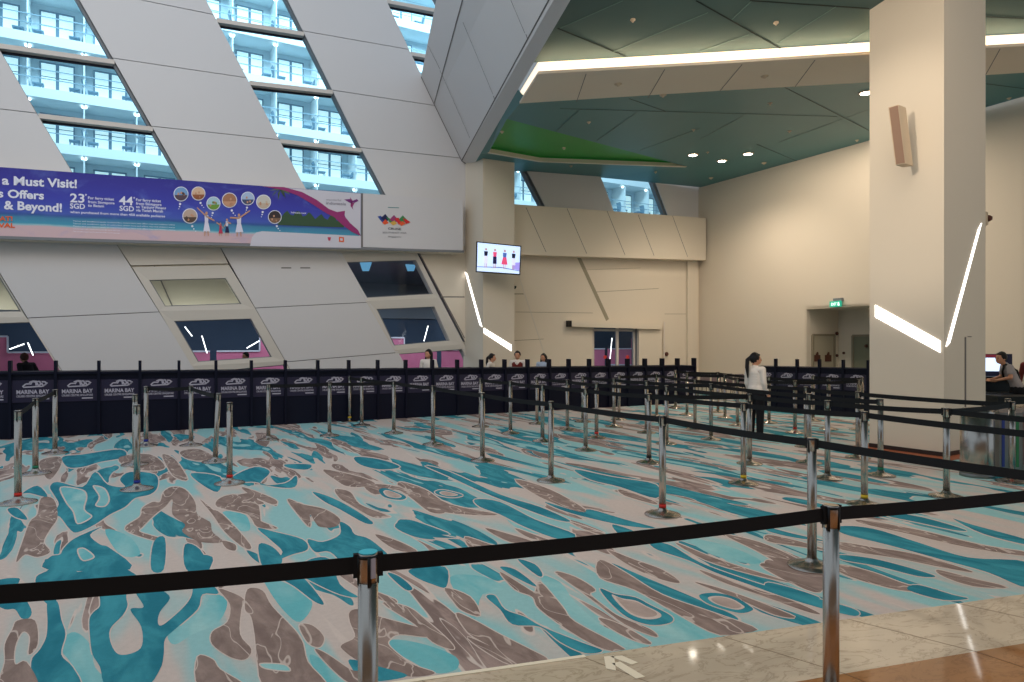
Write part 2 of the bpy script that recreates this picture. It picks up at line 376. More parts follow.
# woven motifs traced on the carpet: (tile origin, colour, outline in quarter pixels)
MOT = """
0,562 T 190,160 230,160 245,230 262,290 245,370 290,420 318,500 150,500 125,400 160,350 185,300 190,240
0,562 T 150,120 145,60 195,30 180,-10 280,-10 310,40 440,10 490,20 560,70 440,62 430,90 300,92 205,90 230,170 190,170
0,562 T 400,150 395,60 500,60 505,140 510,175 490,215 440,270 445,330 475,370 530,365 568,335 565,260 525,200 530,185 575,180 540,120 520,60 640,60 650,110 680,145 640,200 632,245 655,250 740,175 770,120 760,60 740,-20 850,-20 830,60 875,125 810,130 790,190 700,270 660,310 655,370 640,430 580,500 430,500 400,420 370,370 360,300 358,230 375,200 398,180
0,562 T -20,80 75,65 75,100 125,190 115,225 85,225 60,190 20,190 -20,160
0,562 B 70,235 140,235 150,330 115,370 120,300 90,280 60,340 60,410 105,400 150,500 5,500 20,400 20,330 50,270
0,562 A 690,250 800,200 850,130 905,150 900,200 860,250 770,290 700,330 670,300
0,562 A 250,310 300,280 360,330 380,420 440,490 320,490 280,400 250,360
0,442 T 200,180 230,160 330,180 380,120 430,170 500,180 480,150 520,120 620,130 630,180 600,210 540,225 500,260 440,290 380,330 310,362 280,350 240,300 210,290 235,250 215,210
0,442 H 240,180 330,190 350,220 340,270 370,300 310,330 290,280 260,240
0,442 H 370,175 420,185 440,230 420,260 380,255 395,220
0,442 T 255,425 300,385 410,338 360,372 400,410 440,425 520,510 190,510 200,460 240,450
0,442 H 308,430 340,425 380,460 340,478 318,465
0,442 T 90,205 150,175 190,220 120,205
0,442 T 30,270 70,265 110,310 60,300
0,442 B 165,225 215,230 230,300 200,350 175,400 200,440 150,460 100,450 65,480 90,400 120,320 150,290
0,442 T 250,60 330,50 480,30 500,60 400,80 330,100 270,100
0,442 B 480,60 600,50 660,100 600,115 500,95
0,442 B 655,200 690,180 740,190 780,240 790,290 840,320 850,360 890,400 800,400 730,360 740,330 690,290 690,230 660,260 620,290 570,340 560,360 640,385 620,395 500,350 560,300 570,265 610,240 640,240
0,442 B 800,230 850,270 900,310 1000,410 980,425 900,360 850,290
0,442 B 890,395 940,410 940,435 905,425
0,442 B 895,230 960,210 1024,215 1040,340 980,280 900,250
0,442 T 765,125 880,140 870,200 800,165
0,442 T 740,410 800,430 830,510 745,510
0,442 T 615,400 660,385 655,510 605,510
0,442 B 650,50 700,70 750,150 700,140 670,100
0,442 B 720,40 800,30 880,80 760,70
0,442 B 160,75 240,60 240,100 200,150 170,120
0,442 A 420,350 520,380 560,450 480,450
200,442 T 130,140 220,100 280,120 240,170 340,165 385,135 380,180 300,180 220,160 160,160
200,442 B 80,225 150,210 250,240 240,250 180,250 230,310 310,345 230,340 190,290 70,260
200,442 B 50,280 90,290 200,410 180,425 100,360
200,442 A 90,280 180,290 200,350 150,350
200,442 T 230,345 300,360 410,390 430,430 370,450 300,475 330,440 280,390
200,442 T 235,410 290,420 330,470 300,510 250,500
200,442 T 430,390 490,400 560,370 560,320 600,340 620,370 680,390 760,460 760,500 600,500 520,440 460,440
200,442 B 350,230 410,250 500,270 560,310 540,340 480,340 460,320 440,290 440,340 400,300
200,442 B 540,190 600,200 640,250 740,290 760,300 690,300 600,250 560,225
200,442 T 450,200 520,220 600,260 690,320 660,325 560,270 500,240
200,442 T 820,310 900,330 1000,370 920,370 940,390 860,380 780,340
200,442 B 660,170 800,180 900,230 980,280 920,280 840,220 780,190 700,210
200,442 B 495,110 640,140 700,170 600,180 540,150
200,442 T 620,60 720,70 800,100 720,110 640,90
200,442 T 340,90 440,90 430,110 360,105
200,442 B 700,370 800,400 870,440 780,430
200,442 B 170,180 300,230 290,250 200,210
200,442 R 715,195 740,185 800,205 825,222 800,232 740,222
200,442 R 940,200 970,192 1030,205 1050,215 1010,222 960,214
200,562 B 75,110 120,120 175,150 165,190 160,290 205,350 180,390 120,380 50,330 50,280 110,240 120,170
200,562 B 190,110 250,115 290,180 400,300 430,400 500,500 270,500 230,400 220,300 205,220 180,190
200,562 H 240,405 340,410 360,440 260,430
200,562 B 400,250 450,255 495,300 480,340 440,330 410,290
200,562 B -10,380 50,390 80,430 180,500 0,500
200,562 T 300,50 380,45 430,80 495,165 460,160 380,100
200,562 T 390,40 440,-10 520,-10 560,90 632,140 560,130 450,80
200,562 A 260,60 400,110 450,170 400,240 340,200 280,120
200,562 B 520,20 600,30 640,90 780,150 760,165 640,110
200,562 B 600,200 640,190 720,220 900,270 940,290 900,300 800,290 760,310 760,340 850,410 940,445 850,460 760,440 640,400 570,350 570,330 620,300 600,240
200,562 B 730,165 830,180 900,230 1000,320 1010,350 930,320 860,250
200,562 A 770,310 900,330 1024,380 1024,430 940,445 850,400 770,350
200,562 T 600,390 720,420 830,455 720,478 640,470 610,430
200,562 A 440,370 500,400 580,480 480,480 450,420
200,562 B 460,350 510,370 600,430 640,440 640,485 590,480 520,420
200,562 T 750,45 800,60 850,105 820,110
200,562 T 840,30 980,20 985,100 930,90 860,60
400,562 B 180,105 280,140 320,215 250,195 215,160
400,562 B 225,205 300,235 400,290 520,350 590,390 520,400 430,370 330,320 270,280
400,562 B 270,300 330,350 440,410 520,400 380,345
400,562 T 345,140 380,135 420,190 500,220 570,260 720,320 810,355 740,365 640,320 560,260 450,250 400,190
400,562 B 400,40 500,100 540,120 560,80 650,180 700,240 900,350 820,350 700,290 560,190 530,140 460,110
400,562 T 400,20 460,30 540,90 530,95 440,50
400,562 T 470,-10 540,10 570,50 550,55
400,562 B 620,40 700,60 780,110 760,130 820,180 880,220 1000,270 1024,300 900,250 780,160 700,100
400,562 B 795,225 880,250 1005,325 940,315 850,270
400,562 A 560,60 640,80 700,160 820,260 1000,330 900,340 760,260 650,180
400,562 A 200,60 340,60 420,110 330,130 300,230 260,180
600,520 B 0,160 100,210 250,300 450,370 630,440 480,460 300,370 140,280 0,230
600,520 B 30,120 140,160 250,200 320,250 250,240 130,190
600,520 T 200,90 280,100 400,170 560,230 720,280 890,320 1024,360 1020,385 890,355 740,310 600,260 460,210 350,160 230,120
600,520 B 380,250 500,280 640,330 780,388 700,380 560,320
600,520 B 400,200 600,270 760,320 880,375 820,365 640,300 480,245
600,520 B 500,60 640,90 800,160 890,210 880,290 760,250 640,180 700,170 620,120
600,520 A 360,80 500,100 640,160 600,175 450,140
600,520 B 300,90 450,150 600,200 760,250 600,215 420,160
600,520 A 290,340 450,400 600,460 340,480 200,440
600,520 R 0,275 60,297 140,310 200,340 285,385 280,412 200,420 110,390 40,330
600,520 R 398,300 460,292 540,310 600,345 610,362 560,373 470,350 415,325
768,480 T 290,185 420,195 600,250 800,310 1040,330 1040,430 880,370 700,320 480,260 300,215
768,480 T 290,300 420,315 560,350 670,385 600,385 440,345 300,320
768,480 T 480,130 620,150 790,200 740,200 600,170 480,145
768,480 T 740,155 820,180 1040,240 1040,260 860,215
768,480 B 370,160 600,200 850,260 1040,290 1040,305 800,270 560,215 380,175
768,480 B 290,250 420,270 600,300 820,368 700,350 500,310 300,280
768,480 B 290,340 420,370 560,420 680,440 560,445 400,410 290,370
768,480 T 600,420 740,460 800,475 700,480 560,440
768,480 T 0,410 120,440 210,475 100,470 0,440
768,480 B 0,320 90,350 210,400 120,400 0,350
768,480 B 0,220 120,245 230,280 120,265 0,245
768,480 T 0,190 100,215 230,245 100,230 0,205
768,480 B 680,360 820,395 960,430 820,425 700,385
400,442 T 300,230 400,240 540,310 700,370 640,390 500,340 400,290 320,260
400,442 T 100,95 200,120 400,210 560,260 680,315 620,310 480,260 330,200 200,140
400,442 B 0,160 100,190 200,250 390,290 260,290 140,270 60,210 0,190
400,442 T 0,310 80,330 160,370 260,390 230,385 120,380 0,350
400,442 B 260,380 360,410 420,425 300,435
400,442 T 700,110 850,140 1024,170 1024,225 880,180 760,150
400,442 T 580,240 720,280 760,270 900,310 1024,345 900,335 740,300 640,270
400,442 B 460,150 600,190 740,270 700,275 560,220
400,442 B 340,345 440,370 530,400 440,400
400,442 B 460,345 560,380 600,395 520,385
400,442 B 680,320 800,360 820,375 740,350
400,442 T 850,330 940,360 880,370
400,442 B 880,190 1000,230 1024,250 900,215
400,442 A 420,290 520,330 560,370 460,340
"""
def crs(pts, n=4):
    out = []; m = len(pts)
    for i in range(m):
        p0, p1, p2, p3 = pts[i-1], pts[i], pts[(i+1) % m], pts[(i+2) % m]
        for j in range(n):
            t = j/n; out.append(tuple(.5*((2*p1[c])+(-p0[c]+p2[c])*t+(2*p0[c]-5*p1[c]+4*p2[c]-p3[c])*t*t+(-p0[c]+3*p1[c]-3*p2[c]+p3[c])*t**3) for c in (0, 1)))
    return out
def grow2(pts, d):
    m = len(pts); ar = sum(pts[i-1][0]*pts[i][1]-pts[i][0]*pts[i-1][1] for i in range(m)); sg_ = 1 if ar > 0 else -1; out = []
    for i in range(m):
        tx_, ty_ = pts[(i+1) % m][0]-pts[i-1][0], pts[(i+1) % m][1]-pts[i-1][1]; l = math.hypot(tx_, ty_) or 1
        out.append((pts[i][0]+sg_*ty_/l*d, pts[i][1]-sg_*tx_/l*d*.7))
    return out
def lay(bm, pts, z, mi):
    P3 = []
    for x, y in pts:
        g = gnd(x, y); 
        if (g-e0).dot(ne) < .004: g = g+ne*(.004-(g-e0).dot(ne))
        P3.append(Vector((g.x, g.y, z)))
    vs = [bm.verts.new(p) for p in P3]
    for t in geometry.tessellate_polygon([P3]):
        try: bm.faces.new([vs[i] for i in t]).material_index = mi
        except ValueError: pass
def motifs(bm):
    for k_, ln in enumerate(MOT.strip().split('\n')):
        o_, c_, *ps = ln.split(); ox, oy = map(float, o_.split(',')); pts = crs([(ox+float(a)/4, oy+float(b)/4) for a, b in (p.split(',') for p in ps)])
        e = k_*1e-6
        if c_ in 'TB': lay(bm, grow2(pts, 1.3), .0007+e, 4); lay(bm, pts, .0013+e, 1 if c_ == 'T' else 2)
        elif c_ == 'A': lay(bm, pts, .0003+e, 3)
        elif c_ == 'H': lay(bm, pts, .0019+e, 4); lay(bm, grow2(pts, -1.6), .0022+e, 3)
        elif c_ == 'R':
            lay(bm, grow2(pts, 1.3), .0007+e, 4); lay(bm, pts, .0017+e, 1); cx = sum(p[0] for p in pts)/len(pts); cy = sum(p[1] for p in pts)/len(pts)
            sh_ = lambda f: [(cx+(x-cx)*f, cy+(y-cy)*f) for x, y in pts]
            lay(bm, sh_(.68), .0019+e, 4); lay(bm, sh_(.56), .0022+e, 5)
bm = B(); a, b_ = EP(-16, 0), EP(18, 0)
slab(bm, [a, b_, b_+ne*36, a+ne*36], UZ, .05); motifs(bm)
bmesh.ops.recalc_face_normals(bm, faces=bm.faces)
for f in bm.faces:
    if f.material_index and f.normal.z < 0: f.normal_flip()
CM = [M['carpet'], carpet_part('carpet_teal', srgb(38, 112, 130), srgb(62, 142, 156)), carpet_part('carpet_brown', srgb(118, 102, 97), srgb(146, 129, 122), .3, .75, 9), carpet_part('carpet_aqua', srgb(96, 168, 176), srgb(150, 190, 190), .3, .8, 2.5), carpet_part('carpet_pale_edge', srgb(196, 183, 176), srgb(188, 174, 166)), carpet_part('carpet_fawn', srgb(176, 160, 152), srgb(150, 134, 128))]
floor = struct(link('floor', bm, CM), 'blue and brown swirl patterned carpet')
bm = B(); slab(bm, [EP(-16, -wid), EP(18, -wid), EP(18, 0), EP(-16, 0)], UZ, .05)
strip(bm, [EP(-9, -.006), EP(1.02, -.006)], UZ, .03, .002, 1)
for s in (-2.6, -1.7, -.8, .1, 1.0, 1.9, 2.8, 3.7, 4.6): strip(bm, [EP(s+.35, -wid), EP(s, 0)], UZ, .004, .0008, 2, .001)
struct(link('floor_marble_band', bm, [M['marble'], M['tilewhite'], mat('marble_joint', srgb(120, 100, 78), .5)]), 'pale veined marble band beside the carpet')
bm = B(); slab(bm, [EP(-16, -7), EP(18, -7), EP(18, -wid), EP(-16, -wid)], UZ, .05)
for s in (1.35, 2.25, 3.15): strip(bm, [EP(s+.4, -wid-1.2), EP(s, -wid)], UZ, .004, .0008, 1, .001)
struct(link('floor_brown_marble', bm, [M['bmarble'], mat('brown_joint', srgb(90, 60, 36), .5)]), 'brown marble floor in the corner nearest the viewer')
bm = B(); slab(bm, [Vector((-14, -7, 0)), Vector((16, -7, 0)), Vector((16, -7, 7.5)), Vector((-14, -7, 7.5))], (0, 1, 0), .2); struct(link('wall_back', bm, mat('warm_brown_wall', srgb(168, 134, 104), .7, noise=.1)), 'warm brown wall added unseen behind the viewpoint')  # unseen wall added so the near posts reflect warm brown
# arrow sticker
bm = B()
for q in ([(604, 657), (614, 656), (616, 671), (606, 669)], [(610, 657), (622, 656), (638, 663), (632, 665)], [(612, 664), (620, 662), (645, 677), (636, 679)]):
    slab(bm, [gnd(*p)+UZ*.003 for p in q], UZ, .002)
tag(link('floor_arrow', bm, M['tilewhite']), 'white arrow sticker on the pale marble floor', 'floor sticker')

# ================================================================== MAIN WALL WITH SLANTED WINDOWS
def diag(pts):
    def f(y):
        if y <= pts[0][1]: i = 0
        elif y >= pts[-1][1]: i = len(pts)-2
        else: i = max(j for j in range(len(pts)-1) if pts[j][1] <= y)
        (x0, y0), (x1, y1) = pts[i], pts[i+1]; return x0+(y-y0)*(x1-x0)/(y1-y0)
    return f
LZ = diag([(-164, 0), (0, 276), (62, 371)])
LY = lambda y: LZ(y)-125
LB = diag([(0, 50), (71, 171.5), (177, 340)])
LA = diag([(79, 0), (182, 180), (285, 361)])
LC = diag([(206, 0), (304, 187), (391, 340)])
LD = diag([(287, 0), (383, 194), (464, 340)])
LE = diag([(386, 0), (421, 76), (475, 185)])
LF = diag([(436, 0), (522, 173), (541, 206)])
LG = diag([(560, 70), (602, 180), (614, 212)])
LH = diag([(613, 70), (655, 184), (667, 216)])
TOPY = -250
def meet(f, j):
    """where diagonal f meets the joint line j = ((x0,y0),(x1,y1))"""
    (x0, y0), (x1, y1) = j; y = y0
    for _ in range(30): y = y0+(f(y)-x0)*(y1-y0)/(x1-x0)
    return (f(y), y)
def inset(pts, g):
    c = sum(pts, Vector())/len(pts); out = []
    k = len(pts)
    for i in range(k):
        p = pts[i]; a = (pts[i-1]-p).normalized(); b = (pts[(i+1) % k]-p).normalized()
        sn = a.cross(b).length; out.append(p+(a+b)*g/max(sn, .25))
    return out
wall = B()
def opaque(L, R, joints, ybot=428, ytop=TOPY, off=0):
    """a slanted blank strip: dark backing with white panels between joints"""
    js = [((L(ytop), ytop), (R(ytop), ytop))]+joints+[((L(ybot), ybot), (R(ybot), ybot))]
    cs = [(meet(L, j), meet(R, j)) if i not in (0, len(js)-1) else j for i, j in enumerate(js)]
    for (a, b), (c, d) in zip(cs, cs[1:]):
        ps = [WA(*a), WA(*b)]
        # follow the bends of the diagonals
        ps = [WA(*a), WA(*b), WA(*d), WA(*c)]
        slab(wall, ps, nA, .28, 1, 2)
        ps = inset(ps, .008)
        slab(wall, [p+nA*.03 for p in ps], nA, .028, 0)
def J(x0, y0, x1, y1): return ((x0, y0), (x1, y1))
opaque(lambda y: -420+y*.3, LY, [J(-400, 100, -200, 105), J(-400, 330, -100, 320)])
opaque(LZ, LB, [J(-250, -105, -50, -75), J(-170, -5, -30, 18), J(-108, 97, 37, 113.5), J(-80, 205, 90, 208), J(29, 318, 157, 312)])
opaque(LA, LC, [J(40, -82, 150, -52), J(138.6, 0, 211, 14.5), J(113.5, 58.6, 245.5, 78), J(153, 126.7, 280, 140), J(190, 205, 320, 212), J(256.5, 308, 364.6, 302.5), J(289.5, 361.5, 380, 354)])
opaque(LD, LE, [J(270, -30, 375, -8), J(305, 31.7, 409.5, 50), J(335.6, 91, 433, 105.6), J(363, 148, 458, 158)], ybot=252)
opaque(LF, LG, [], ybot=256)
opaque(LH, lambda y: 698, [], ybot=260)
# lower right part, round the sliding door
def low(pts, joints=()):
    slab(wall, [WA(*p) for p in pts], nA, .28, 1, 2); slab(wall, [WA(*p)+nA*.03 for p in pts], nA, .028, 3)
low([(LD(248), 248), (450, 248), (450, LD(0) and 314), ]) if False else None
low([(416, 246), (592, 246), (592, 402), (498, 415), (464, 340)])
low([(592, 246), (637, 246), (637, 328), (592, 328)])
low([(637, 246), (698, 246), (698, 398), (637, 398)])
# slanted joints and reveals drawn as strips on the lower right wall
for pts, w_, mi in (([(578, 257), (607, 320)], .13, 5), ([(517, 272), (541, 345), (552, 378)], .03, 4), ([(596, 292), (658, 288.5)], .018, 5), ([(513, 294), (523, 294)], .03, 5),
                    ([(513, 340.6), (543, 339)], .018, 5), ([(439, 297), (464, 297)], .03, 1), ([(416, 248), (464, 338)], .03, 1), ([(515, 312), (592, 313)], .015, 5), ([(664, 314), (688, 314)], .015, 5), ([(583, 270), (640, 268)], .01, 5)):
    strip(wall, [WA(*p) for p in pts], nA, w_, .033, mi)
slab(wall, [WA(688, 258, .14), WA(697, 258, .14), WA(697, 397, .14), WA(688, 399, .14)], nA, .14, 3)
for x0 in (285, 304): strip(wall, [WA(x0-4, 268), WA(x0+6, 268)], nA, .03, .033, 1)
struct(link('wall_left', wall, [M['panel'], M['joint'], M['reveal'], M['cream'], M['frame'], mat('olive_grey_joint', srgb(150, 142, 122), .7)]), 'tall white panelled wall with slanted windows')

wn = [0]
def window(label):
    wn[0] += 1; o = thing('window_%d' % wn[0], label, None); o['kind'] = 'structure'; return o
def upper_window(L, R, mulls, ytop, ybot, label):
    w = window(label)
    lv = [((L(ytop), ytop), (R(ytop), ytop))]+[(meet(L, m), meet(R, m)) for m in mulls]+[((L(ybot), ybot), (R(ybot), ybot))]
    for (a, b), (c, d) in zip(lv, lv[1:]):
        bm = B(); polyf(bm, [WA(*p)-nA*.20 for p in (a, b, d, c)]); link('pane', bm, M['glassU'], w)
    for (a, b) in lv[1:-1]:
        bm = B(); p, q = WA(*a), WA(*b); bar(bm, p-nA*.08, q-nA*.08, UZ, nA, .10, .20, 0)
        bar(bm, p-nA*.17-UZ*.07, q-nA*.17-UZ*.07, UZ, nA, .06, .04, 1); link('mullion', bm, [M['mullion'], M['darkrub']], w)
    bm = B()
    e = [WA(R(y), y)-nA*.14-uA*.03 for y in (ytop, ybot)]; bar(bm, e[0], e[1], uA, nA, .06, .16); link('window_frame', bm, M['reveal'], w)
    return w
upper_window(LY, LZ, [J(-250, -10, -130, 10), J(-200, 90, -100, 105)], TOPY, 236, 'slanted window strip left of the photo edge')
upper_window(LB, LA, [J(-60, -52, 70, -28), J(0, 46, 113.5, 62), J(39.6, 116, 152, 129)], TOPY, 236, 'leftmost tall slanted window strip above the blue banner')
upper_window(LC, LD, [J(190, -55, 270, -40), J(230, 22.4, 305, 34.3), J(250, 83, 334, 92.4), J(279, 141, 362, 150.4)], TOPY, 240, 'tall slanted window strip above the banner end')
upper_window(LE, LF, [J(350, -75, 400, -60), J(386, 1.3, 434.5, 10.6), J(412, 54, 440, 59)], TOPY, 240, 'slanted window strip partly behind the sloped white cladding')
upper_window(LG, LH, [], 70, 240, 'slanted high window above the far bulkhead')

def frame_window(outer, inner, label, parent=None, first=None):
    w = parent or window(label); bm = B(); k = 4
    for i in range(4):
        j = (i+1) % 4; slab(bm, [WA(*outer[i], .035), WA(*outer[j], .035), WA(*inner[j], .02), WA(*inner[i], .02)], nA, .25)
    link('window_frame', bm, M['frame'], w)
    bm = B(); pts = [WA(*p, -.06) for p in inner]
    for i in range(4): bar(bm, pts[i], pts[(i+1) % 4], (pts[(i+1) % 4]-pts[i]).cross(nA), nA, .035, .05)
    link('gasket', bm, M['reveal'], w)
    bm = B(); polyf(bm, [WA(*p, -.08) for p in inner]); link('pane', bm, M['glassL'], w)
    return w
w0 = frame_window([(LY(240), 240), (LZ(240), 240), (26, 317), (-92, 319)], [(-110, 275), (-3, 272), (21, 311.5), (-85, 313)], 'low slanted window at the far left, upper pane beige inside')
frame_window([(-92, 319), (26, 317), (95, 426), (-28, 430)], [(-85, 326), (31, 322), (92, 420), (-26, 424)], None, w0)
w1 = window('low slanted window under the banner text')
bm = B(); slab(bm, [WA(*p)+nA*.03 for p in ((LB(238), 238), (LA(238), 238), (228, 263.5), (131, 265.5))], nA, .25); link('window_header', bm, M['frame'], w1)
frame_window([(132, 267), (229, 265), (255.5, 309), (159, 311)], [(149, 280), (225.7, 278), (241.6, 304), (165, 306.5)], None, w1)
frame_window([(159, 311), (255.5, 309), (285, 361), (192, 366)], [(174, 321), (251, 318.5), (272, 357), (198, 362)], None, w1)
frame_window([(192, 366), (285, 361), (322, 425), (232, 428)], [(206, 372), (284, 364.5), (312, 415), (235, 420)], None, w1)
w2 = window('low slanted window under the tourism banner end')
frame_window([(334, 247), (414, 247), (440, 298), (366, 301)], [(345, 262), (416, 260), (433, 294), (364, 298)], None, w2)
frame_window([(366, 301), (440, 298), (464, 344), (394, 350)], [(376.5, 309), (434.5, 306.5), (450, 340.6), (394, 345.6)], None, w2)
frame_window([(394, 350), (464, 344), (500, 415), (436, 420)], [(397, 354), (462, 349), (490, 410), (434, 415)], None, w2)

# ------------------------------------------------------------------ bulkhead box along the wall
OB = .45
def WB(x, y, l=0): return WA(x, y, OB+l)
top = lambda x: 167.0+x*.0723; bot = lambda x: 238.9+x*.0302
bm = B(); X0 = -330
slab(bm, [WB(X0, top(X0)), WB(463.3, top(463.3)), WB(463.3, bot(463.3)), WB(X0, bot(X0))], nA, OB-.03); slab(bm, [WB(500, top(500)), WB(706, 218), WB(706, 260.2), WB(500, bot(500))], nA, OB-.03)
for (a, b) in (((526, 207.5), (546, 252)), ((567, 208.5), (586.7, 253.7)), ((607, 211), (625, 255)), ((638, 214.6), (654, 255.6)), ((672.5, 216), (687.6, 256.8))):
    strip(bm, [WB(*a), WB(*b)], nA, .016, .002, 1)
strip(bm, [WB(X0, bot(X0)-1.2), WB(463, bot(463)-1.2)], nA, .06, .03, 2, .05)
struct(link('wall_bulkhead', bm, [M['cream'], M['joint'], M['reveal']]), 'long cream box band running along the wall')

# ------------------------------------------------------------------ banner
def T(x, v): """pixel column x, height fraction v (0 bottom, 1 top) of the band"""; return (x, bot(x)+(top(x)-bot(x))*v)
for n_, c_ in dict(bn_white=(205, 202, 212), bn_text=(228, 228, 240), bn_maroon=(150, 50, 110), bn_orange=(226, 96, 44), bn_green=(60, 84, 60), bn_palm=(92, 112, 90), bn_grey=(120, 116, 130),
                   bn_purple=(120, 50, 120), bn_logo1=(40, 70, 150), bn_logo2=(30, 34, 80), bn_logo3=(226, 90, 50), bn_logo4=(60, 130, 80), bn_logo5=(150, 60, 110), bn_logo6=(214, 170, 80), bn_logo7=(204, 44, 48), bn_logo8=(80, 160, 80),
                   bn_skin=(200, 150, 120), bn_dress=(222, 218, 235), bn_red=(190, 60, 90), bn_dark=(40, 40, 80), bn_cloud=(120, 140, 205)).items(): flat(n_, c_)
def banner_mat():
    m = bpy.data.materials.new('seaside_banner_print'); m.use_nodes = True; k = NT(m); nt = m.node_tree; b = nt.nodes['Principled BSDF']; b.inputs['Roughness'].default_value = .5
    uv = nt.nodes.new('ShaderNodeUVMap'); uv.uv_map = 'UVMap'; sp = nt.nodes.new('ShaderNodeSeparateXYZ'); k.l(uv.outputs[0], sp.inputs[0])
    n = k.noise(uv.outputs[0], 9, 4, .6, .3); v = k.math('ADD', sp.outputs[1], k.math('MULTIPLY', k.math('SUBTRACT', n, .5), .05))
    cr = nt.nodes.new('ShaderNodeValToRGB'); k.l(v, cr.inputs[0]); r = cr.color_ramp; r.elements[0].position = 0; r.elements[0].color = srgb(208, 178, 182); r.elements[1].position = 1; r.elements[1].color = srgb(52, 48, 140)
    for p, c in ((.155, (208, 178, 182)), (.175, (150, 190, 200)), (.20, (70, 150, 178)), (.29, (66, 130, 165)), (.33, (52, 86, 150)), (.37, (70, 92, 178)), (.42, (66, 84, 176)), (.6, (60, 64, 168)), (.85, (56, 52, 150))):
        e = r.elements.new(p); e.color = srgb(*c)
    st = nt.nodes.new('ShaderNodeVectorMath'); st.operation = 'MULTIPLY'; k.l(uv.outputs[0], st.inputs[0]); st.inputs[1].default_value = (9, 3, 1)
    cl = k.math('MULTIPLY', k.step(k.noise(st.outputs[0], 1, 5, .6, .8, (2, 5, 0)), .52, .75), .35)
    k.l(k.mix(cl, cr.outputs[0], srgb(110, 135, 210)), b.inputs['Base Color']); return m
M['banner'] = banner_mat()
ban = thing('advertising_banner', 'long blue beach holiday banner mounted on the wall band above the slanted windows', 'banner', WB(180, 238))
bm = B(); uvl = bm.loops.layers.uv.new('UVMap'); xs = [-330, 0, 90, 180, 270, 361]
vsb = [(bm.verts.new(WB(x, bot(x)-3, .05)), bm.verts.new(WB(x, top(x), .05))) for x in xs]
for i in range(len(xs)-1):
    f = bm.faces.new((vsb[i][0], vsb[i+1][0], vsb[i+1][1], vsb[i][1]))
    for lp, (uu, v_) in zip(f.loops, ((xs[i]/361, 0), (xs[i+1]/361, 0), (xs[i+1]/361, 1), (xs[i]/361, 1))): lp[uvl].uv = (uu, v_)
r = bmesh.ops.extrude_face_region(bm, geom=bm.faces[:]); bmesh.ops.translate(bm, verts=[v for v in r['geom'] if isinstance(v, bmesh.types.BMVert)], vec=-nA*.04)
world_parent(link('banner_board', bm, M['banner']), ban)
L1, L2, L3 = .055, .060, .066
def P(x, y, l=L1): return WB(x, y, l)
bm = B()   # white corner sweep with magenta edge
sweep = [(262, 186.5), (283, 188.5), (300, 193.5), (315, 201.5), (327, 210), (335, 213.5), (344, 213), (346, 219), (353, 227), (357, 231), (360.5, 238)]
polyf(bm, [P(*p) for p in sweep+[(360.8, 193.5), (310, 189.6)]], 0)
polyf(bm, [P(*p, L2) for p in [(262, 186.2), (284, 187), (302, 192), (317, 200), (329, 209), (337, 212), (345, 210.8), (344.5, 216), (350, 223), (358, 230), (361, 236), (352, 232), (342, 224.5), (334, 217), (326, 213), (313, 204.5), (298, 195.5), (283, 190)]], 1)
polyf(bm, [P(*p, L2) for p in [(250, 246), (252, 237), (256, 232.5), (262, 231.2), (300, 233), (361, 236), (361, 248)]], 0)
world_parent(link('banner_sweep', bm, [M['bn_white'], M['bn_maroon']]), ban)
bm = B()   # island with trees and palm crown
isl = [(278, 225)]+[(278+i*3.1, 215+3*math.sin(i*1.7)-2*math.sin(i*.31)+(3 if i > 18 else 0)) for i in range(22)]+[(344, 227.5)]
polyf(bm, [P(*p, L1+.002) for p in isl], 0)
for a in range(9):
    t = math.radians(20+a*40); cx, cy = 280, 189.5; ex, ey = math.cos(t)*11, abs(math.sin(t))*9+a % 3
    polyf(bm, [P(cx, cy, L1+.002), P(cx+ex*.5-1.2, cy+ey*.35+.6, L1+.002), P(cx+ex, cy+ey, L1+.002), P(cx+ex*.5+1.2, cy+ey*.35-1.0, L1+.002)], 1)
world_parent(link('banner_island_picture', bm, [M['bn_green'], M['bn_palm']]), ban)
bm = B()   # words
TXM = [None, None, None]
def tx(s, x0, y0, x1, y1, h, bold=.02, mi=0):
    if TXM[0]:
        b2 = B(); add_text(b2, s, P(x0, y0, L1), P(x1, y1, L1), UZ, (P(x0, y0-h)-P(x0, y0)).length, bold, 0, lift=.004)
        m_ = TXM[1][mi] if isinstance(TXM[1], list) else TXM[1]; world_parent(link(TXM[0], b2, m_), TXM[2]); return
    p, q = P(x0, y0, L1), P(x1, y1, L1); up = (P(x0, y0-10)-P(x0, y0)); add_text(bm, s, p, q, UZ, (P(x0, y0-h)-P(x0, y0)).length, bold, mi, lift=.004)
TXM[:] = ['banner_lettering', M['bn_text'], ban]
tx('a Must Visit!', 2, 184.3, 77, 188, 8.6, .03)
tx('s Offers', -2, 197, 44, 199.3, 8, .03)
tx('& Beyond!', 4, 209, 62, 211.8, 8.4, .03)
tx('Batam, Bintan', -78, 206, -4, 208.4, 8.4, .03) if False else None
tx('23', 70, 202, 84.5, 202.6, 8.6, .02); tx('*', 85, 197, 87, 197, 3)
tx('SGD', 70, 208.3, 85, 209, 5, .02)
tx('For ferry ticket', 88, 199, 114, 200.6, 2.6); tx('from Singapore', 88, 203, 114.5, 204.4, 2.6); tx('to Batam', 88, 206.6, 104, 207.4, 2.6)
tx('44', 119, 204.5, 133, 205.2, 8.4, .02); tx('*', 133.4, 200, 135, 200, 3); tx('SGD', 119.5, 210.6, 134, 211.4, 5, .02)
tx('For ferry ticket', 136, 201, 161, 202.4, 2.6); tx('from Singapore', 136, 204.6, 161.5, 206, 2.6); tx('to Tanjung Pinang', 136, 208, 166, 209.4, 2.6); tx('via Tanah Merah', 136, 211.4, 163, 212.6, 2.6)
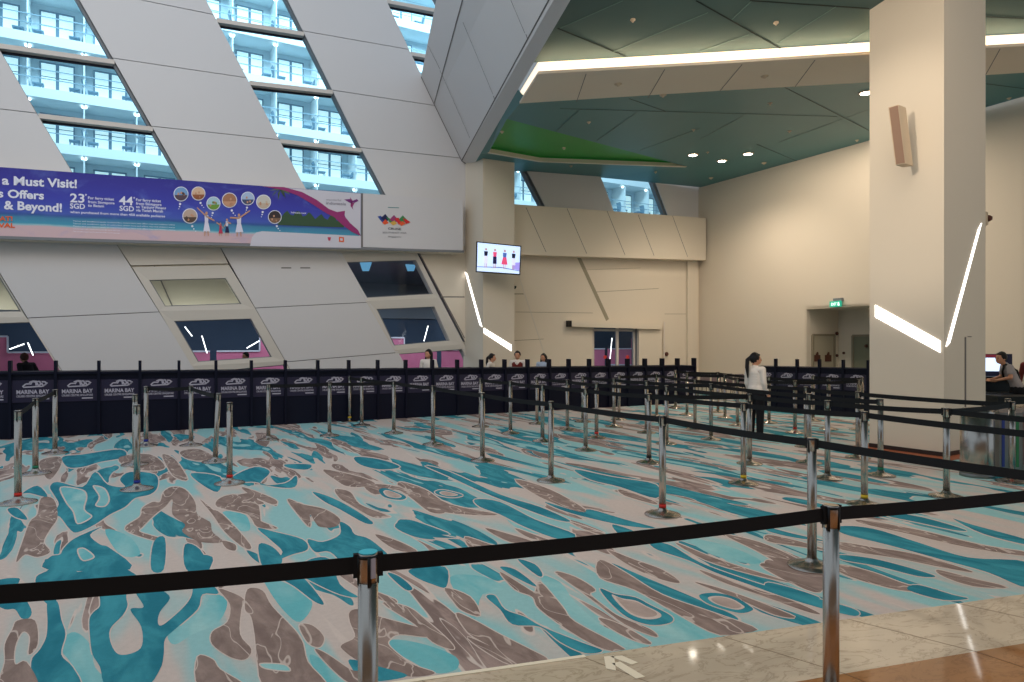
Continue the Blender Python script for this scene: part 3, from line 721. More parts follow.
tx('when purchased from more than 450 available packages', 70, 213, 165, 217.4, 2.4)
for i in range(5):
    tx('Terms and conditions apply to every fare shown here and offers may end without notice', 73, 221.5+i*2.6, 175 if i < 3 else 120, 225.5+i*2.6 if i < 3 else 223.4+i*2.6, 1.3, 0)
TXM[0] = None
bm = B(); tx('FIRST', -14, 221.5, 13, 220.5, 6.5, .03); tx('COME', -16, 226, 15, 226.5, 5.5, .03) if False else None
polyf(bm, [P(*p) for p in [(-30, 217), (13, 214.5), (14, 221), (16, 227), (-30, 229)]], 1)
bm2 = B(); 
for s_, x0, y0, x1, y1, h in (('GREAT!', -16, 220.6, 12.5, 221, 4.6), ('FESTIVAL', -22, 227, 15, 227.6, 4.6)): add_text(bm2, s_, P(x0, y0, L2), P(x1, y1, L2), UZ, (P(x0, y0-h)-P(x0, y0)).length, .03, lift=.003)
for v in list(bm.verts): pass
bm.free(); world_parent(link('banner_orange_words', bm2, M['bn_orange']), ban)
TXM[:] = ['banner_brand_words', M['bn_grey'], ban]
bm = B(); tx('wonderful', 326, 200.5, 341, 201.2, 2.0, 0); tx('indonesia', 326, 204.4, 346, 205.4, 3.0, .01)
bm = B()   # bird emblem
for q, mi in (([(344, 199.5), (350, 199), (353, 202), (352, 204)], 0), ([(350, 197), (353.5, 202), (351, 203)], 1), ([(352, 201), (357, 199), (358.5, 201), (354, 203)], 0), ([(351, 202.5), (354.5, 203), (352.5, 207), (353.5, 210), (350.5, 206)], 1)):
    polyf(bm, [P(*p, L2) for p in q], mi)
world_parent(link('banner_bird_emblem', bm, [M['bn_purple'], M['bn_maroon']]), ban)
bm = B()   # sponsor marks along the white footer
TXM[:] = ['banner_sponsor_words', [M['bn_orange'], M['bn_grey'], M['bn_dark'], M['bn_purple']], ban]
for x, col, wd in ((265, 0, 8), (274, 1, 7), (287, 2, 6), (297, 1, 7), (308, 3, 5), (319, 1, 3.5)):
    tx('~abc', x-wd/2, 240, x+wd/2, 240.2, 2.6, .02, col)
TXM[0] = None
bm = B(); polyf(bm, [P(327.5, 237.2, L3), P(331, 237.2, L3), P(330.2, 240.6, L3), P(328.4, 240.6, L3)], 0); world_parent(link('banner_sponsor_badge', bm, M['bn_red']), ban); bm = B(); polyf(bm, [P(339, 236.8, L3), P(344, 237.2, L3), P(344, 242.2, L3), P(339, 241.8, L3)], 0)
polyf(bm, [P(340.3, 238.2, L3+.003), P(342.7, 238.4, L3+.003), P(342.7, 240.8, L3+.003), P(340.3, 240.6, L3+.003)], 1)
world_parent(link('banner_sponsor_badge', bm, [M['bn_orange'], M['bn_white']]), ban)
circ = [(181, 194, 7.4, (120, 160, 205), (90, 70, 80)), (198.4, 193.5, 7.0, (214, 180, 150), (150, 90, 60)), (213.5, 203.5, 7.0, (170, 200, 215), (110, 150, 60)), (229.5, 200.2, 7.6, (170, 120, 90), (200, 150, 120)),
        (247.8, 198.5, 6.8, (170, 190, 220), (70, 80, 110)), (190, 216, 7.6, (190, 165, 150), (90, 70, 60)), (263.6, 202, 7.4, (205, 200, 190), (200, 180, 160)), (274.8, 217, 6.8, (60, 50, 50), (130, 100, 80))]
for i, (x, y, r_, ca, cb) in enumerate(circ):
    bm = B(); ex = (P(x+r_, y, L2)-P(x, y, L2)); ey = P(x, y-r_, L2)-P(x, y, L2); c = P(x, y, L2)
    disc(bm, c, ex, ey, 28, 0); disc(bm, c+nA*.004, ex*.9, ey*.9, 28, 1)
    m3 = [c+nA*.008+ex*.88*math.cos(math.radians(a))+ey*.88*math.sin(math.radians(a)) for a in range(190, 351, 16)]
    polyf(bm, m3, 2)
    for k_ in range(5):
        a_ = random.uniform(0, 6.28); q = c+nA*.012+ex*.45*math.cos(a_)+ey*.35*math.sin(a_)-ey*.2; disc(bm, q, ex*.14, ey*.18, 8, 2 if k_ % 2 else 3)
    for j, (dx, dy, s_) in enumerate(((.3, 1.35, .16), (.5, 1.7, .1), (.75, 2.0, .07))): disc(bm, c+ex*dx*(1 if i % 2 else -.4)-ey*dy, ex*s_, ey*s_, 8, 0)
    mats = [M['bn_text'], flat('photo_bubble_a%d' % i, ca), flat('photo_bubble_b%d' % i, cb), M['bn_skin']]
    world_parent(link('banner_photo_bubble', bm, mats), ban)
bm = B()   # the leaping family printed on the beach
def fig(x, yt, yb, wd, c1, c2, arms):
    h = yb-yt; disc(bm, P(x, yt+h*.07, L3), P(x+h*.055, yt)-P(x, yt), (P(x, yt)-P(x, yt+h*.07)), 10, 0)
    polyf(bm, [P(x-wd*.28, yt+h*.15, L3), P(x+wd*.28, yt+h*.15, L3), P(x+wd*.24, yt+h*.45, L3), P(x-wd*.24, yt+h*.45, L3)], c1)
    polyf(bm, [P(x-wd*.24, yt+h*.43, L3), P(x+wd*.24, yt+h*.43, L3), P(x+wd*.55, yt+h*.82, L3), P(x-wd*.45, yt+h*.82, L3)], c2)
    for sx in (-1, 1): polyf(bm, [P(x+sx*wd*.12, yt+h*.8, L3), P(x+sx*wd*.3, yt+h*.8, L3), P(x+sx*wd*.32, yb, L3), P(x+sx*wd*.2, yb, L3)], 0)
    for (ax, ay) in arms: polyf(bm, [P(x, yt+h*.16, L3), P(x, yt+h*.24, L3), P(x+ax, yt+ay+.8, L3), P(x+ax, yt+ay-.6, L3)], 0)
fig(206.5, 211.5, 236, 7, 1, 1, ((-9.5, -4), (8, 9))); fig(220.5, 222.5, 236, 4.4, 2, 2, ((-4, 0), (3, 6))); fig(227, 218.5, 236, 4.4, 1, 3, ((-3, 8), (4, 5))); fig(239, 213.5, 236.5, 8, 1, 1, ((-9, 4), (11, -3)))
world_parent(link('banner_family_picture', bm, [M['bn_skin'], M['bn_dress'], M['bn_red'], M['bn_dark']]), ban)
bm = B(); tx('Indonesia.travel', 291, 213.2, 306, 214, 1.8, .01); world_parent(link('banner_web_words', bm, M['bn_text']), ban)
# white sign beside it
sg = thing('cruise_sign', 'plain white sign board with a zigzag mosaic emblem beside the blue banner', 'sign', WB(412, 251))
bm = B(); slab(bm, [WB(363, top(363), .05), WB(463, top(463), .05), WB(463, bot(463)-2, .05), WB(363, bot(363)-3, .05)], nA, .04); world_parent(link('sign_board', bm, flat('sign_board_white', (205, 202, 204))), sg)
bm = B(); slab(bm, [WB(361, top(361), .05), WB(363, top(363), .05), WB(363, bot(363)-3, .05), WB(361, bot(361)-3, .05)], nA, .045); world_parent(link('edge_strip', bm, M['joint']), sg)
bm = B(); cc = (('bn_logo1', 'bn_logo2', 'bn_logo4', 'bn_logo5', 'bn_logo7', 'bn_logo8', 'bn_logo7'), )
zx, zy = 377.5, 216.5
zig = [((0, 0), (3.4, -.8), (8.6, 4.4), (5.4, 6.6), 0), ((3.4, 1.5), (8, -2.6), (12.4, 2.6), (8.2, 6), 1), ((8.2, 2.8), (11.6, 6.5), (7.4, 8.4), (4.8, 6.2), 2), ((9, .4), (15.4, 3.2), (17.6, 6.2), (12.8, 6.4), 3),
       ((12.4, 3), (17, -1.6), (21.6, 3.6), (17.4, 7), 4), ((13, 6.2), (17.6, 4), (20, 7.2), (16, 9), 5), ((17.6, 2), (21.6, 1.2), (27, 6.4), (22, 8.2), 6), ((22, 3), (26, -1.2), (30.6, 3.4), (26.5, 7), 3),
       ((22, 6.8), (26, 4.6), (29, 7.4), (24.4, 9.4), 2), ((26, 1.6), (30, 3), (34, 5.6), (29.4, 7.6), 6)]
for i, (a, b, c, d, k_) in enumerate(zig): polyf(bm, [P(zx+p[0]*.97, zy+p[1], L1+.0015*i) for p in (a, b, c, d)], k_)
world_parent(link('zigzag_emblem', bm, [M['bn_logo1'], M['bn_logo2'], M['bn_logo3'], M['bn_logo4'], M['bn_logo5'], M['bn_logo6'], M['bn_logo7']]), sg)
TXM[:] = ['sign_lettering', flat('sign_text_dark', (90, 88, 96)), sg]
tx('CRUISE', 388, 229.6, 401, 230.2, 2.2, .02); tx('SOUTHEAST ASIA', 382.5, 233.2, 406.5, 233.8, 1.6, 0); tx('Singapore', 388, 237.2, 401, 237.6, 1.5, 0)
tx('passport to', 388, 207.4, 399, 208, 1.4, 0) if False else None
TXM[0] = None
bm = B(); tx('welcome to', 387, 207.6, 399, 208.2, 1.5, .01) if False else polyf(bm, [P(388, 207, L1), P(399, 207.4, L1), P(399, 208.2, L1), P(388, 207.8, L1)])
world_parent(link('sign_small_line', bm, flat('sign_teal', (90, 140, 140))), sg)

# ================================================================== RIGHT WALL
bm = B()
yl = lambda x: HZ-(x-150)*.286          # ceiling line on the wall (generous)
def rw(pts, off=0): slab(bm, [WR(*p, off) for p in pts], nR, .25)
rw([(697, 160), (806, 120), (806, HZ+EYE*F/WR(806, 300).y), (697, HZ+EYE*F/WR(697, 300).y)])
rw([(806, 120), (925, 85), (925, 302), (806, 309.4)])
far = (1500, 300)
rw([(925, 85), (1500, -120), (1500, HZ+EYE*F/WR(1500, 300).y), (925, HZ+EYE*F/WR(925, 300).y)])
ang = math.atan2(nR.y, nR.x)
# recess: the camera sees its far side wall (with the toilet door) and a strip of its back wall
q0, q1 = WR(806, 309.4), WR(925, 302); h0 = (q0.z+q1.z)/2; q0.z = q1.z = 0
nSd = (q1-q0).normalized()
def RS(x, y, l=.0): return on_plane(x, y, q0+nSd*(l+.02), nSd)
RD = (RS(838.5, 340)-q0).dot(-nR); dv = -nR*RD
for a, b in ((q0, q0+dv), (q1, q1+dv), (q0+dv, q1+dv)):
    d = (b-a).normalized(); w_ = d.cross(UZ); bar(bm, a+UZ*h0/2, b+UZ*h0/2, UZ, w_, h0, .04)
slab(bm, [q0+UZ*h0, q1+UZ*h0, q1+dv+UZ*h0, q0+dv+UZ*h0], -UZ, .06)
struct(link('wall_right', bm, M['cream']), 'plain cream wall on the right')
def RBk(x, y, l=.02): return WR(x, y, -RD+l+.02)
dn = [0]
for (x0, x1, yt, mt, lab, fn, nn) in ((812.5, 834, 335, 'doorp', 'pale toilet door in the wall recess', RS, nSd), (853, 880, 335.5, 'doorg', 'grey green door at the right of the wall recess', RBk, nR)):
    dn[0] += 1; d_ = thing('door_%d' % dn[0], lab, None); d_['kind'] = 'structure'
    bt = lambda x: (lambda p: Vector((p.x, p.y, .01)))(fn(x, 345, .03))
    zt = fn((x0+x1)/2, yt, .03).z
    T_ = lambda x: (lambda p: Vector((p.x, p.y, zt)))(fn(x, 345, .03))
    bm = B(); slab(bm, [T_(x0), T_(x1), bt(x1), bt(x0)], nn, .03); link('door_leaf', bm, M[mt], d_)
    bm = B(); strip(bm, [bt(x0), T_(x0), T_(x1), bt(x1)], nn, .06, .01, 0, .05); link('door_frame', bm, M['doorf'], d_)
for x in (817.5, 828.5):
    sgn = thing('toilet_sign', 'brown square toilet sign with a small head figure, %s one on the pale door' % ('left' if x < 820 else 'right'), 'sign', RS(x, 360, .05))
    bm = B(); slab(bm, [RS(x-3, 355, .06), RS(x+3, 355, .06), RS(x+3, 361.5, .06), RS(x-3, 361.5, .06)], nSd, .02)
    c = RS(x, 353.2, .06); disc(bm, c, (RS(x+1.1, 353.2, .06)-c), UZ*.04, 12)
    slab(bm, [RS(x-1.0, 353.5, .065), RS(x+1.0, 353.5, .065), RS(x+1.2, 355.5, .065), RS(x-1.2, 355.5, .065)], nSd, .02)
    world_parent(link('figure_plate', bm, M['sign']), sgn)
for (x, y, r_, fn, nn, lab) in ((836.5, 333.5, 1.9, RS, nSd, 'small dark round alarm unit high on the recess wall'), (836.5, 355.5, 1.5, RS, nSd, 'dark round button low on the recess wall'), (844, 353, 1.3, RBk, nR, 'small dark switch between the two recess doors'), (866.5, 346, 1.6, RBk, nR, 'small dark round fitting on the grey green door')):
    c = fn(x, y, .06); bm = B(); lathe(bm, [(r_*.03, 0), (r_*.03, .03), (r_*.018, .05)], 14, Matrix.Translation(c) @ nn.to_track_quat('Z', 'Y').to_matrix().to_4x4())
    tag(link('wall_switch', bm, M['sign']), lab, 'wall fitting')
# exit sign hung above the recess
ex = thing('exit_sign', 'green glowing exit sign above the wall recess', 'exit sign', WR(835, 307, .12))
bm = B(); slab(bm, [WR(829.5, 301.5, .14), WR(840.5, 300.5, .14), WR(840.5, 306.4, .14), WR(829.5, 307.2, .14)], nR, .06); world_parent(link('sign_box', bm, M['exit']), ex)
bm = B(); add_text(bm, 'EXIT', WR(831, 305.8, .145), WR(836.6, 305.3, .145), UZ, .08, .02); disc(bm, WR(838.4, 303, .146), WR(839.2, 303, .146)-WR(838.4, 303, .146), UZ*.03, 10); polyf(bm, [WR(837.6, 303.8, .146), WR(839.4, 303.8, .146), WR(839.6, 305.5, .146), WR(837.6, 305.5, .146)])
world_parent(link('exit_lettering', bm, M['exitw']), ex)
bm = B(); slab(bm, [WR(833, 298.5, .10), WR(841.5, 297.8, .10), WR(841.5, 301, .10), WR(833, 301.6, .10)], nR, .09); world_parent(link('mounting_bracket', bm, M['reveal']), ex)

# ================================================================== GREEN CEILING
def dir_to_cam(vx): return -vdir(vx)
E0 = WA(472, 168); EL = lambda t: E0+dir_to_cam(370)*t
ce = B()
M['gnear'] = mat('grey_green_ceiling', srgb(74, 98, 96), .45, noise=.06, nscale=.9)
# far ceiling with the triangular recess
out = [CE(472, 168), CE(519.5, 103.5), CE(716, 91), CE(869, 82.3), CE(1024, 72.7), CE(1600, 37), CE(1600, -80), CE(1024, 97), CE(869, 141), CE(702, 187.5), CE(560, 168)]
# boundary on the wall side pushed slightly behind the walls
def onC(p): return Vector((p.x, p.y, c1.z-((p.x-c1.x)*nC.x+(p.y-c1.y)*nC.y)/nC.z))
out = [WA(472, 168, -.1), EL(.0)+UZ*.01, EL(1.5)+UZ*.01, EL(3)+UZ*.01, EL(4.5)+UZ*.01, EL(6.2)+UZ*.01, CE(524, 96), CE(519.5, 103.5), CE(716, 91), CE(869, 82.3), CE(1024, 72.7), CE(1500, 43), CE(1500, -42), CE(1024, 96.5), CE(869, 140.5), CE(702, 187)-uA*-.3, WA(600, 177.5, -.1)]
hole = [CE(489, 152), CE(507, 119), CE(686, 166.4), CE(540, 161)]
pts = [out, hole]; flatp = [p for l in pts for p in l]; vs = [ce.verts.new(p) for p in flatp]
for t in geometry.tessellate_polygon(pts): ce.faces.new([vs[i] for i in t]).material_index = 0
# thickness edge along the open side of the far ceiling (towards the sloped cladding)
up = -nC
HR = .14
lift = [p+up*HR for p in hole]
polyf(ce, lift, 1)
for i in range(4):
    a, b = hole[i], hole[(i+1) % 4]; f = ce.faces.new([ce.verts.new(v) for v in (a, b, b+up*HR, a+up*HR)]); f.material_index = 1
for i, j in ((0, 3), (3, 2)):
    strip(ce, [hole[i], hole[j]], nC, .10, .012, 2, .02)
    a, b = hole[i], hole[j]; f = ce.faces.new([ce.verts.new(v) for v in (a-up*.01+nA*.012, b-up*.01+nA*.012, b+up*.09+nA*.012, a+up*.09+nA*.012)]); f.material_index = 2
# soffit band
bandT = [(538.5, 74), (716, 64), (869, 54.4), (1024, 46), (1500, 20)]; bandB = [(519.5, 103.5), (716, 91), (869, 82.3), (1024, 72.7), (1500, 43)]
for i in range(4):
    slab(ce, [CE(*bandT[i], .03), CE(*bandT[i+1], .03), CE(*bandB[i+1], .03), CE(*bandB[i], .03)], nC, .05, 2)
for (a, b) in (((586, 72), (576.5, 100)), ((664.6, 67.5), (648, 96)), ((742, 62.5), (720, 89)), ((815, 58), (795, 85)), ((905, 52), (884, 80)), ((1000, 47), (985, 74))):
    strip(ce, [CE(*a), CE(*b)], nC, .012, .036, 3)
RH = .21
nbase = [CE(*p) for p in bandT]
# near ceiling, rising gently towards the viewer
dE = dir_to_cam(370); rise = .085
A0 = nbase[0]+up*RH; far0 = CE(512, 88)+up*RH
na = [A0-dE*1.4+up*.0, A0, nbase[-1]+up*RH, nbase[-1]+up*RH+Vector((1.5, -16, 1.5)), A0+Vector((3.4, -16, 1.5))]
el = [EL(3)+UZ*.35, EL(24)+UZ*1.8]
ra = (nbase[-1]-nbase[0]).normalized(); rb = Vector((-ra.y, ra.x, 0))*-1; rb = (rb.normalized()+UZ*.27).normalized(); nN = ra.cross(rb).normalized()
if nN.z > 0: nN = -nN
def CN(x, y): return on_plane(x, y, A0, nN)
def onN(p): return Vector((p.x, p.y, A0.z-((p.x-A0.x)*nN.x+(p.y-A0.y)*nN.y)/nN.z))
polyf(ce, [A0]+[onN(n_) for n_ in (nbase[1], nbase[2], nbase[3], nbase[4], Vector((22, -6, 0)), EL(24)-Vector((.35, 0, 0)), EL(12)-Vector((.22, 0, 0)), EL((E0.y-A0.y)/-dir_to_cam(370).y)-Vector((.03, 0, 0)))], 6)
def lines(lst, fn, n, mi, w_=.018):
    for a, b in lst: strip(ce, [fn(*a), fn(*b)], n, w_, .012, mi)
lines([((560, 27.7), (623, 0)), ((613, 51.5), (708, 12)), ((700, 51), (749, 34)), ((777.5, 43), (836, 6)), ((732, 19), (752, 0)), ((845, 44), (869, 29)), ((905, 24), (960, 0))], CN, nN, 4, .016)
lines([((557.6, 27.7), (626, 56)), ((696, 0), (780.6, 48)), ((750, 0), (869, 8)), ((984, 16), (1024, 18))], CN, nN, 5, .022)
lines([((556, 131), (579, 109.5)), ((597, 140), (637, 112)), ((700, 139), (744, 115)), ((779, 142), (869, 109)), ((640, 150), (700, 128))], CE, nC, 4, .014)
lines([((785, 87), (869, 130)), ((700, 112), (837, 116)), ((629, 98), (666, 111)), ((560, 108), (700, 112)), ((757, 144), (800, 162)), ((984, 83), (1024, 88))], CE, nC, 5, .012)
struct(link('ceiling', ce, [M['green'], M['brightgreen'], M['soffit'], M['joint'], M['gline'], M['gdark'], M['gnear']]), 'teal green panelled ceiling over the right half')
# LED cove riser (a lamp: top-level thing)
bm = B()
for i in range(4):
    a, b = nbase[i], nbase[i+1]; polyf(bm, [a-up*.02, b-up*.02, b+up*RH, a+up*RH])
a, b = CE(519.5, 103.5), nbase[0]; polyf(bm, [a+up*.0, b+up*.0, b+up*RH, a+up*RH])
tag(link('cove_light', bm, M['cove']), 'warm white lit cove strip along the edge of the cream ceiling band', 'cove light')
# a real spill of the cove onto the ceiling above it
for i in range(3):
    a = (nbase[i]+nbase[i+1])/2; d = nbase[i+1]-nbase[i]
    o = light('cove_spill', 'AREA', a+up*.06+Vector((0, -.04, 0)), a+up*1.6+Vector((0, -3.2, 0)), 5*d.length, (1, .74, .48), d.length, .05)
    X = d.normalized(); Zz = -(Vector((0, -1, .42)).normalized()); Y = Zz.cross(X).normalized(); Zz = X.cross(Y); o.matrix_world = Matrix.Translation(a+up*.05+Vector((0, -.05, 0))) @ Matrix((X, Y, Zz)).transposed().to_4x4()
# high atrium roof over the left half
bm = B(); slab(bm, [Vector((-26, -8, 14.2)), Vector((1, -8, 14.2)), Vector((4, 26, 14.2)), Vector((-26, 26, 14.2))], -UZ, .2)
struct(link('ceiling_atrium', bm, M['panel']), 'high white roof over the tall left half') if False else bm.free()

# sloped white cladding
fa = B(); TL = 24
prof = [(WA(472, 168), 370), (WA(461.5, 161), 363), (WA(434, 104.5), 369), (WA(421, 77), 369)]
prof = [(p-nA*.0, v) for p, v in prof]
lines3 = [(p-dir_to_cam(v)*.3, p+dir_to_cam(v)*TL) for p, v in prof]
top3 = (prof[3][0]+Vector((2.2, .6, .4)), prof[3][0]+dir_to_cam(369)*TL+Vector((2.2, 0, .4)))
E3 = (prof[0][0]+UZ*.45, prof[0][0]+dir_to_cam(370)*TL+UZ*.45)
seq = [top3, lines3[3], lines3[2], lines3[1], lines3[0], E3]
for i in range(len(seq)-1):
    a, b = seq[i], seq[i+1]; f = fa.faces.new([fa.verts.new(v) for v in (a[0], a[1], b[1], b[0])]); f.material_index = 0 if i < 4 else 2
def plane_of(a, b): 
    n = (a[1]-a[0]).cross(b[0]-a[0]).normalized(); n = n if n.z < 0 else -n; return a[0], n
pm, nm = plane_of(lines3[2], lines3[1]); ps, ns = plane_of(lines3[1], lines3[0]); pt, nt_ = plane_of(lines3[3], lines3[2])
def FM(x, y): return on_plane(x, y, pm, nm)
def FS(x, y): return on_plane(x, y, ps, ns)
def FT(x, y): return on_plane(x, y, pt, nt_)
strip(fa, [prof[1][0], prof[1][0]+dir_to_cam(363)*TL], ns, .03, .004, 1); strip(fa, [prof[2][0], prof[2][0]+dir_to_cam(369)*TL], nm, .03, .004, 1)
for fn, n_, a, b in ((FM, nm, (463, 22), (493, 94)), (FS, ns, (493.5, 96), (501, 114)), (FM, nm, (440, 70), (470, 138)), (FT, nt_, (428.5, 46), (440, 69)), (FM, nm, (511, 0), (525, 33)), (FS, ns, (526, 34), (534, 57))):
    strip(fa, [fn(*a), fn(*b)], n_, .012, .004, 1)
strip(fa, [prof[0][0], prof[1][0], prof[2][0], prof[3][0]], nA, .04, .04, 1, .03)
struct(link('wall_sloped_cladding', fa, [M['panel'], M['joint'], M['gdark']]), 'white panelled sloping cladding beside the green ceiling')

# downlights and small ceiling fittings
for i, (x, y, lab) in enumerate(((693, 155, 'leftmost'), (722, 161, 'lowest, middle'), (748, 154, 'rightmost'), (866, 93, 'single, beside the big column'))):
    c = CE(x, y, .02); t = thing('downlight', 'bright recessed ceiling downlight, %s' % (lab+' of the lit three' if i < 3 else lab), 'ceiling light', c, 0, 'lit downlights in the green ceiling')
    bm = B(); lathe(bm, [(.10, 0), (.12, -.012), (.15, 0), (.15, .02)], 20); link('trim_ring', bm, M['speaker'], t)
    bm = B(); lathe(bm, [(.105, -.010), (.09, -.014), (.03, -.017)], 20); link('lamp', bm, M['lamp'], t)
    light('downlight_beam', 'SPOT', c-UZ*.09, c-UZ*5+Vector((.3, .8, 0)), 150, WARM, .06, None, 2.2, .8)
for i, (x, y, kind) in enumerate(((502, 131.7, 0), (571, 166, 0), (564, 148, 0), (588.8, 122, 0), (655.6, 172, 0), (693.5, 129.5, 0), (770, 103, 0), (789.5, 131, 0), (764, 163, 1), (707.6, 152, 0), (711, 178, 1), (857, 140, 0), (618, 84, 1), (764.6, 76, 1), (663, 95, 1), (632.8, 19.8, 2), (776, 22.7, 2), (1009, 98, 0))):
    c = CN(x, y) if kind == 2 else CE(x, y, .03 if kind == 1 else .0)
    bm = B(); r_ = .045 if kind != 1 else .07; lathe(bm, [(r_, .01), (r_, -.008), (r_*.6, -.02), (r_*.25, -.045)], 14)
    o = link('sprinkler_head', bm, M['speaker']); o.location = c; tag(o, 'small pale round sprinkler head set in the ceiling' , 'sprinkler', 'sprinkler heads in the ceiling')

# ================================================================== COLUMNS
def column(name, corner, lv, rv, Ll, Lr, ztop, label):
    c = Vector(corner); a = c+lv*Ll; b = c+rv*Lr; d = a+rv*Lr
    bm = B()
    for p, q in ((a, c), (c, b), (b, d), (d, a)):
        bm.faces.new([bm.verts.new(v) for v in (p, q, q+UZ*ztop, p+UZ*ztop)])
    bm.faces.new([bm.verts.new(v+UZ*ztop) for v in (a, c, b, d)])
    bmesh.ops.remove_doubles(bm, verts=bm.verts, dist=.001)
    o = link(name, bm, M['cream']); struct(o, label); return c, a, b
lvd = vdir(73); rvd = Vector((lvd.y, -lvd.x, 0))
cb = gnd(944, 457); cb.z = 0
bigc, bigl, bigr = column('column', cb, lvd, rvd, 1.15, 1.35, 9.6, 'huge plain cream square column at right')
# visible right edge is set by 1.50 m side; plinth + brown marble patch
pb = [bigc-lvd*.0, bigl, bigl+rvd*1.35, bigr]
cen = sum(pb, Vector())/4
def grow(k): return [p+((p-cen).normalized())*k for p in pb]
bm = B(); slab(bm, [p+UZ*.07 for p in grow(.012)], UZ, .07); struct(link('baseboard_column', bm, M['plinth']), 'dark plinth round the foot of the big column')
bm = B(); slab(bm, [p+UZ*.004 for p in grow(.34)], UZ, .01); struct(link('floor_column_surround', bm, flat('red_brown_stone', (150, 84, 54))), 'red brown stone border on the floor round the big column')
nL = Vector((-rvd.x, -rvd.y, 0)); nRt = -lvd
def CLf(x, y, l=0): return on_plane(x, y, bigc+nL*l, nL)
def CRf(x, y, l=0): return on_plane(x, y, bigc+nRt*l, nRt)
bm = B(); slab(bm, [CLf(875, 305, .012), CLf(940, 341, .012), CLf(940, 352.5, .012), CLf(875, 317, .012)], nL, .02)
tag(link('wall_light', bm, M['led']), 'slanting bright parallelogram light on the left face of the big column', 'wall light')
bm = B(); slab(bm, [CRf(978.5, 230, .012), CRf(982, 223, .012), CRf(950, 343, .012), CRf(946.6, 346.5, .012)], nRt, .02)
tag(link('wall_light', bm, M['led']), 'long thin diagonal light strip on the right face of the big column', 'wall light')
bm = B(); strip(bm, [CRf(965, 337), CRf(965, 452)], nRt, .03, .006, 0, .012); strip(bm, [CRf(967.5, 336.5), CRf(971, 336.7)], nRt, .012, .006, 0, .01); tag(link('access_panel_gap', bm, M['joint']), 'dark vertical joint of an access panel on the big column', 'panel joint')
# far column
cf = at(483, 342, 18.6); cf.z = 0
farc, farl, farr = column('column', cf, lvd, rvd, 1.13, 1.02, 7.2, 'slim cream column in the middle carrying the television')
nLf, nRf = nL, nRt
def FLf(x, y, l=0): return on_plane(x, y, farc+nL*l, nL)
def FRf(x, y, l=0): return on_plane(x, y, farc+nRt*l, nRt)
bm = B(); slab(bm, [FLf(465, 272, .012), FLf(467, 274, .012), FLf(481.8, 327, .012), FLf(479.6, 325, .012)], nL, .02); tag(link('wall_light', bm, M['led']), 'thin diagonal light strip on the left face of the middle column', 'wall light')
bm = B(); slab(bm, [FRf(484, 328, .012), FRf(511.5, 345, .012), FRf(511.5, 351, .012), FRf(484, 333, .012)], nRt, .02); tag(link('wall_light', bm, M['led']), 'short slanting light bar on the middle column below the television', 'wall light')
# speaker on big column
sp = thing('wall_speaker', 'tilted brown fronted column loudspeaker on the left face of the big column', 'speaker', CLf(905, 137))
ctr = CLf(901, 137, .30)
def SPp(x, y, D): return at(x, y, D)
Dn = CLf(900, 137, .42).y; Df = Dn+.13
fr = [SPp(888.3, 107.5, Dn), SPp(898.2, 104.6, Dn), SPp(905.5, 163.5, Dn), SPp(895.5, 165, Dn)]
bk = [p+Vector((.20, .14, .0)) for p in fr]
bm = B(); va = [bm.verts.new(p) for p in fr]; vb = [bm.verts.new(p) for p in bk]
bm.faces.new(va); bm.faces.new(vb[::-1])
for i in range(4): bm.faces.new((va[i], vb[i], vb[(i+1) % 4], va[(i+1) % 4]))
world_parent(link('speaker_case', bm, M['speaker']), sp)
nf = (fr[1]-fr[0]).cross(fr[3]-fr[0]).normalized(); nf = nf if nf.y < 0 else -nf
ins = inset(fr, .012); bm = B(); slab(bm, [p+nf*.006 for p in ins], nf, .005); world_parent(link('speaker_grille', bm, M['brown']), sp)
bm = B(); tube(bm, [(fr[1]+fr[2])/2+Vector((.06, .14, 0)), CLf(908, 137, .0)], .02); world_parent(link('wall_bracket', bm, M['blackp']), sp)
# round siren on the far edge
pc = bigr+rvd*.18+lvd*.05; pc.z = EYE+(HZ-218.5)*pc.y/F; sr = thing('dome_camera', 'small round cream dome camera high on the right edge of the big column', 'camera', pc)
qm = Matrix.Translation((0, 0, 0)) @ Vector((.75, -.6, 0)).to_track_quat('Z', 'Y').to_matrix().to_4x4()
bm = B(); lathe(bm, [(.115, -.08), (.12, -.02), (.10, .01)], 24, qm); link('housing', bm, M['speaker'], sr)
bm = B(); lathe(bm, [(.055, .01), (.05, .04), (.025, .07)], 20, qm); link('lens_dome', bm, M['sign'], sr)

# television on the middle column
tvD = 18.0
tv = thing('television', 'wall television showing four standing women in dresses, hung on the middle column', 'television', at(498, 274, tvD+.1))
fr = [at(476.5, 241.3, tvD-.1), at(521.4, 245.8, tvD+.1), at(520.2, 275, tvD+.1), at(475.8, 272, tvD-.1)]
nf = (fr[1]-fr[0]).cross(fr[3]-fr[0]).normalized(); nf = nf if nf.y < 0 else -nf
bm = B(); slab(bm, fr, nf, .07); world_parent(link('television_case', bm, M['blackp']), tv)
ins = inset(fr, .028); bm = B(); slab(bm, [p+nf*.004 for p in ins], nf, .003)
scr = world_parent(link('screen', bm, flat('tv_blue_white', (186, 206, 238), 1.0)), tv)
def SC(u_, v_, l=.008): return ins[0].lerp(ins[1], u_).lerp(ins[3].lerp(ins[2], u_), v_)+nf*l
bm = B(); polyf(bm, [SC(0, .84), SC(.55, .80), SC(1, .88), SC(1, .90), SC(.55, .83), SC(0, .86)], 0); polyf(bm, [SC(.84, .6), SC(1, .58), SC(1, .87), SC(.84, .84)], 1)
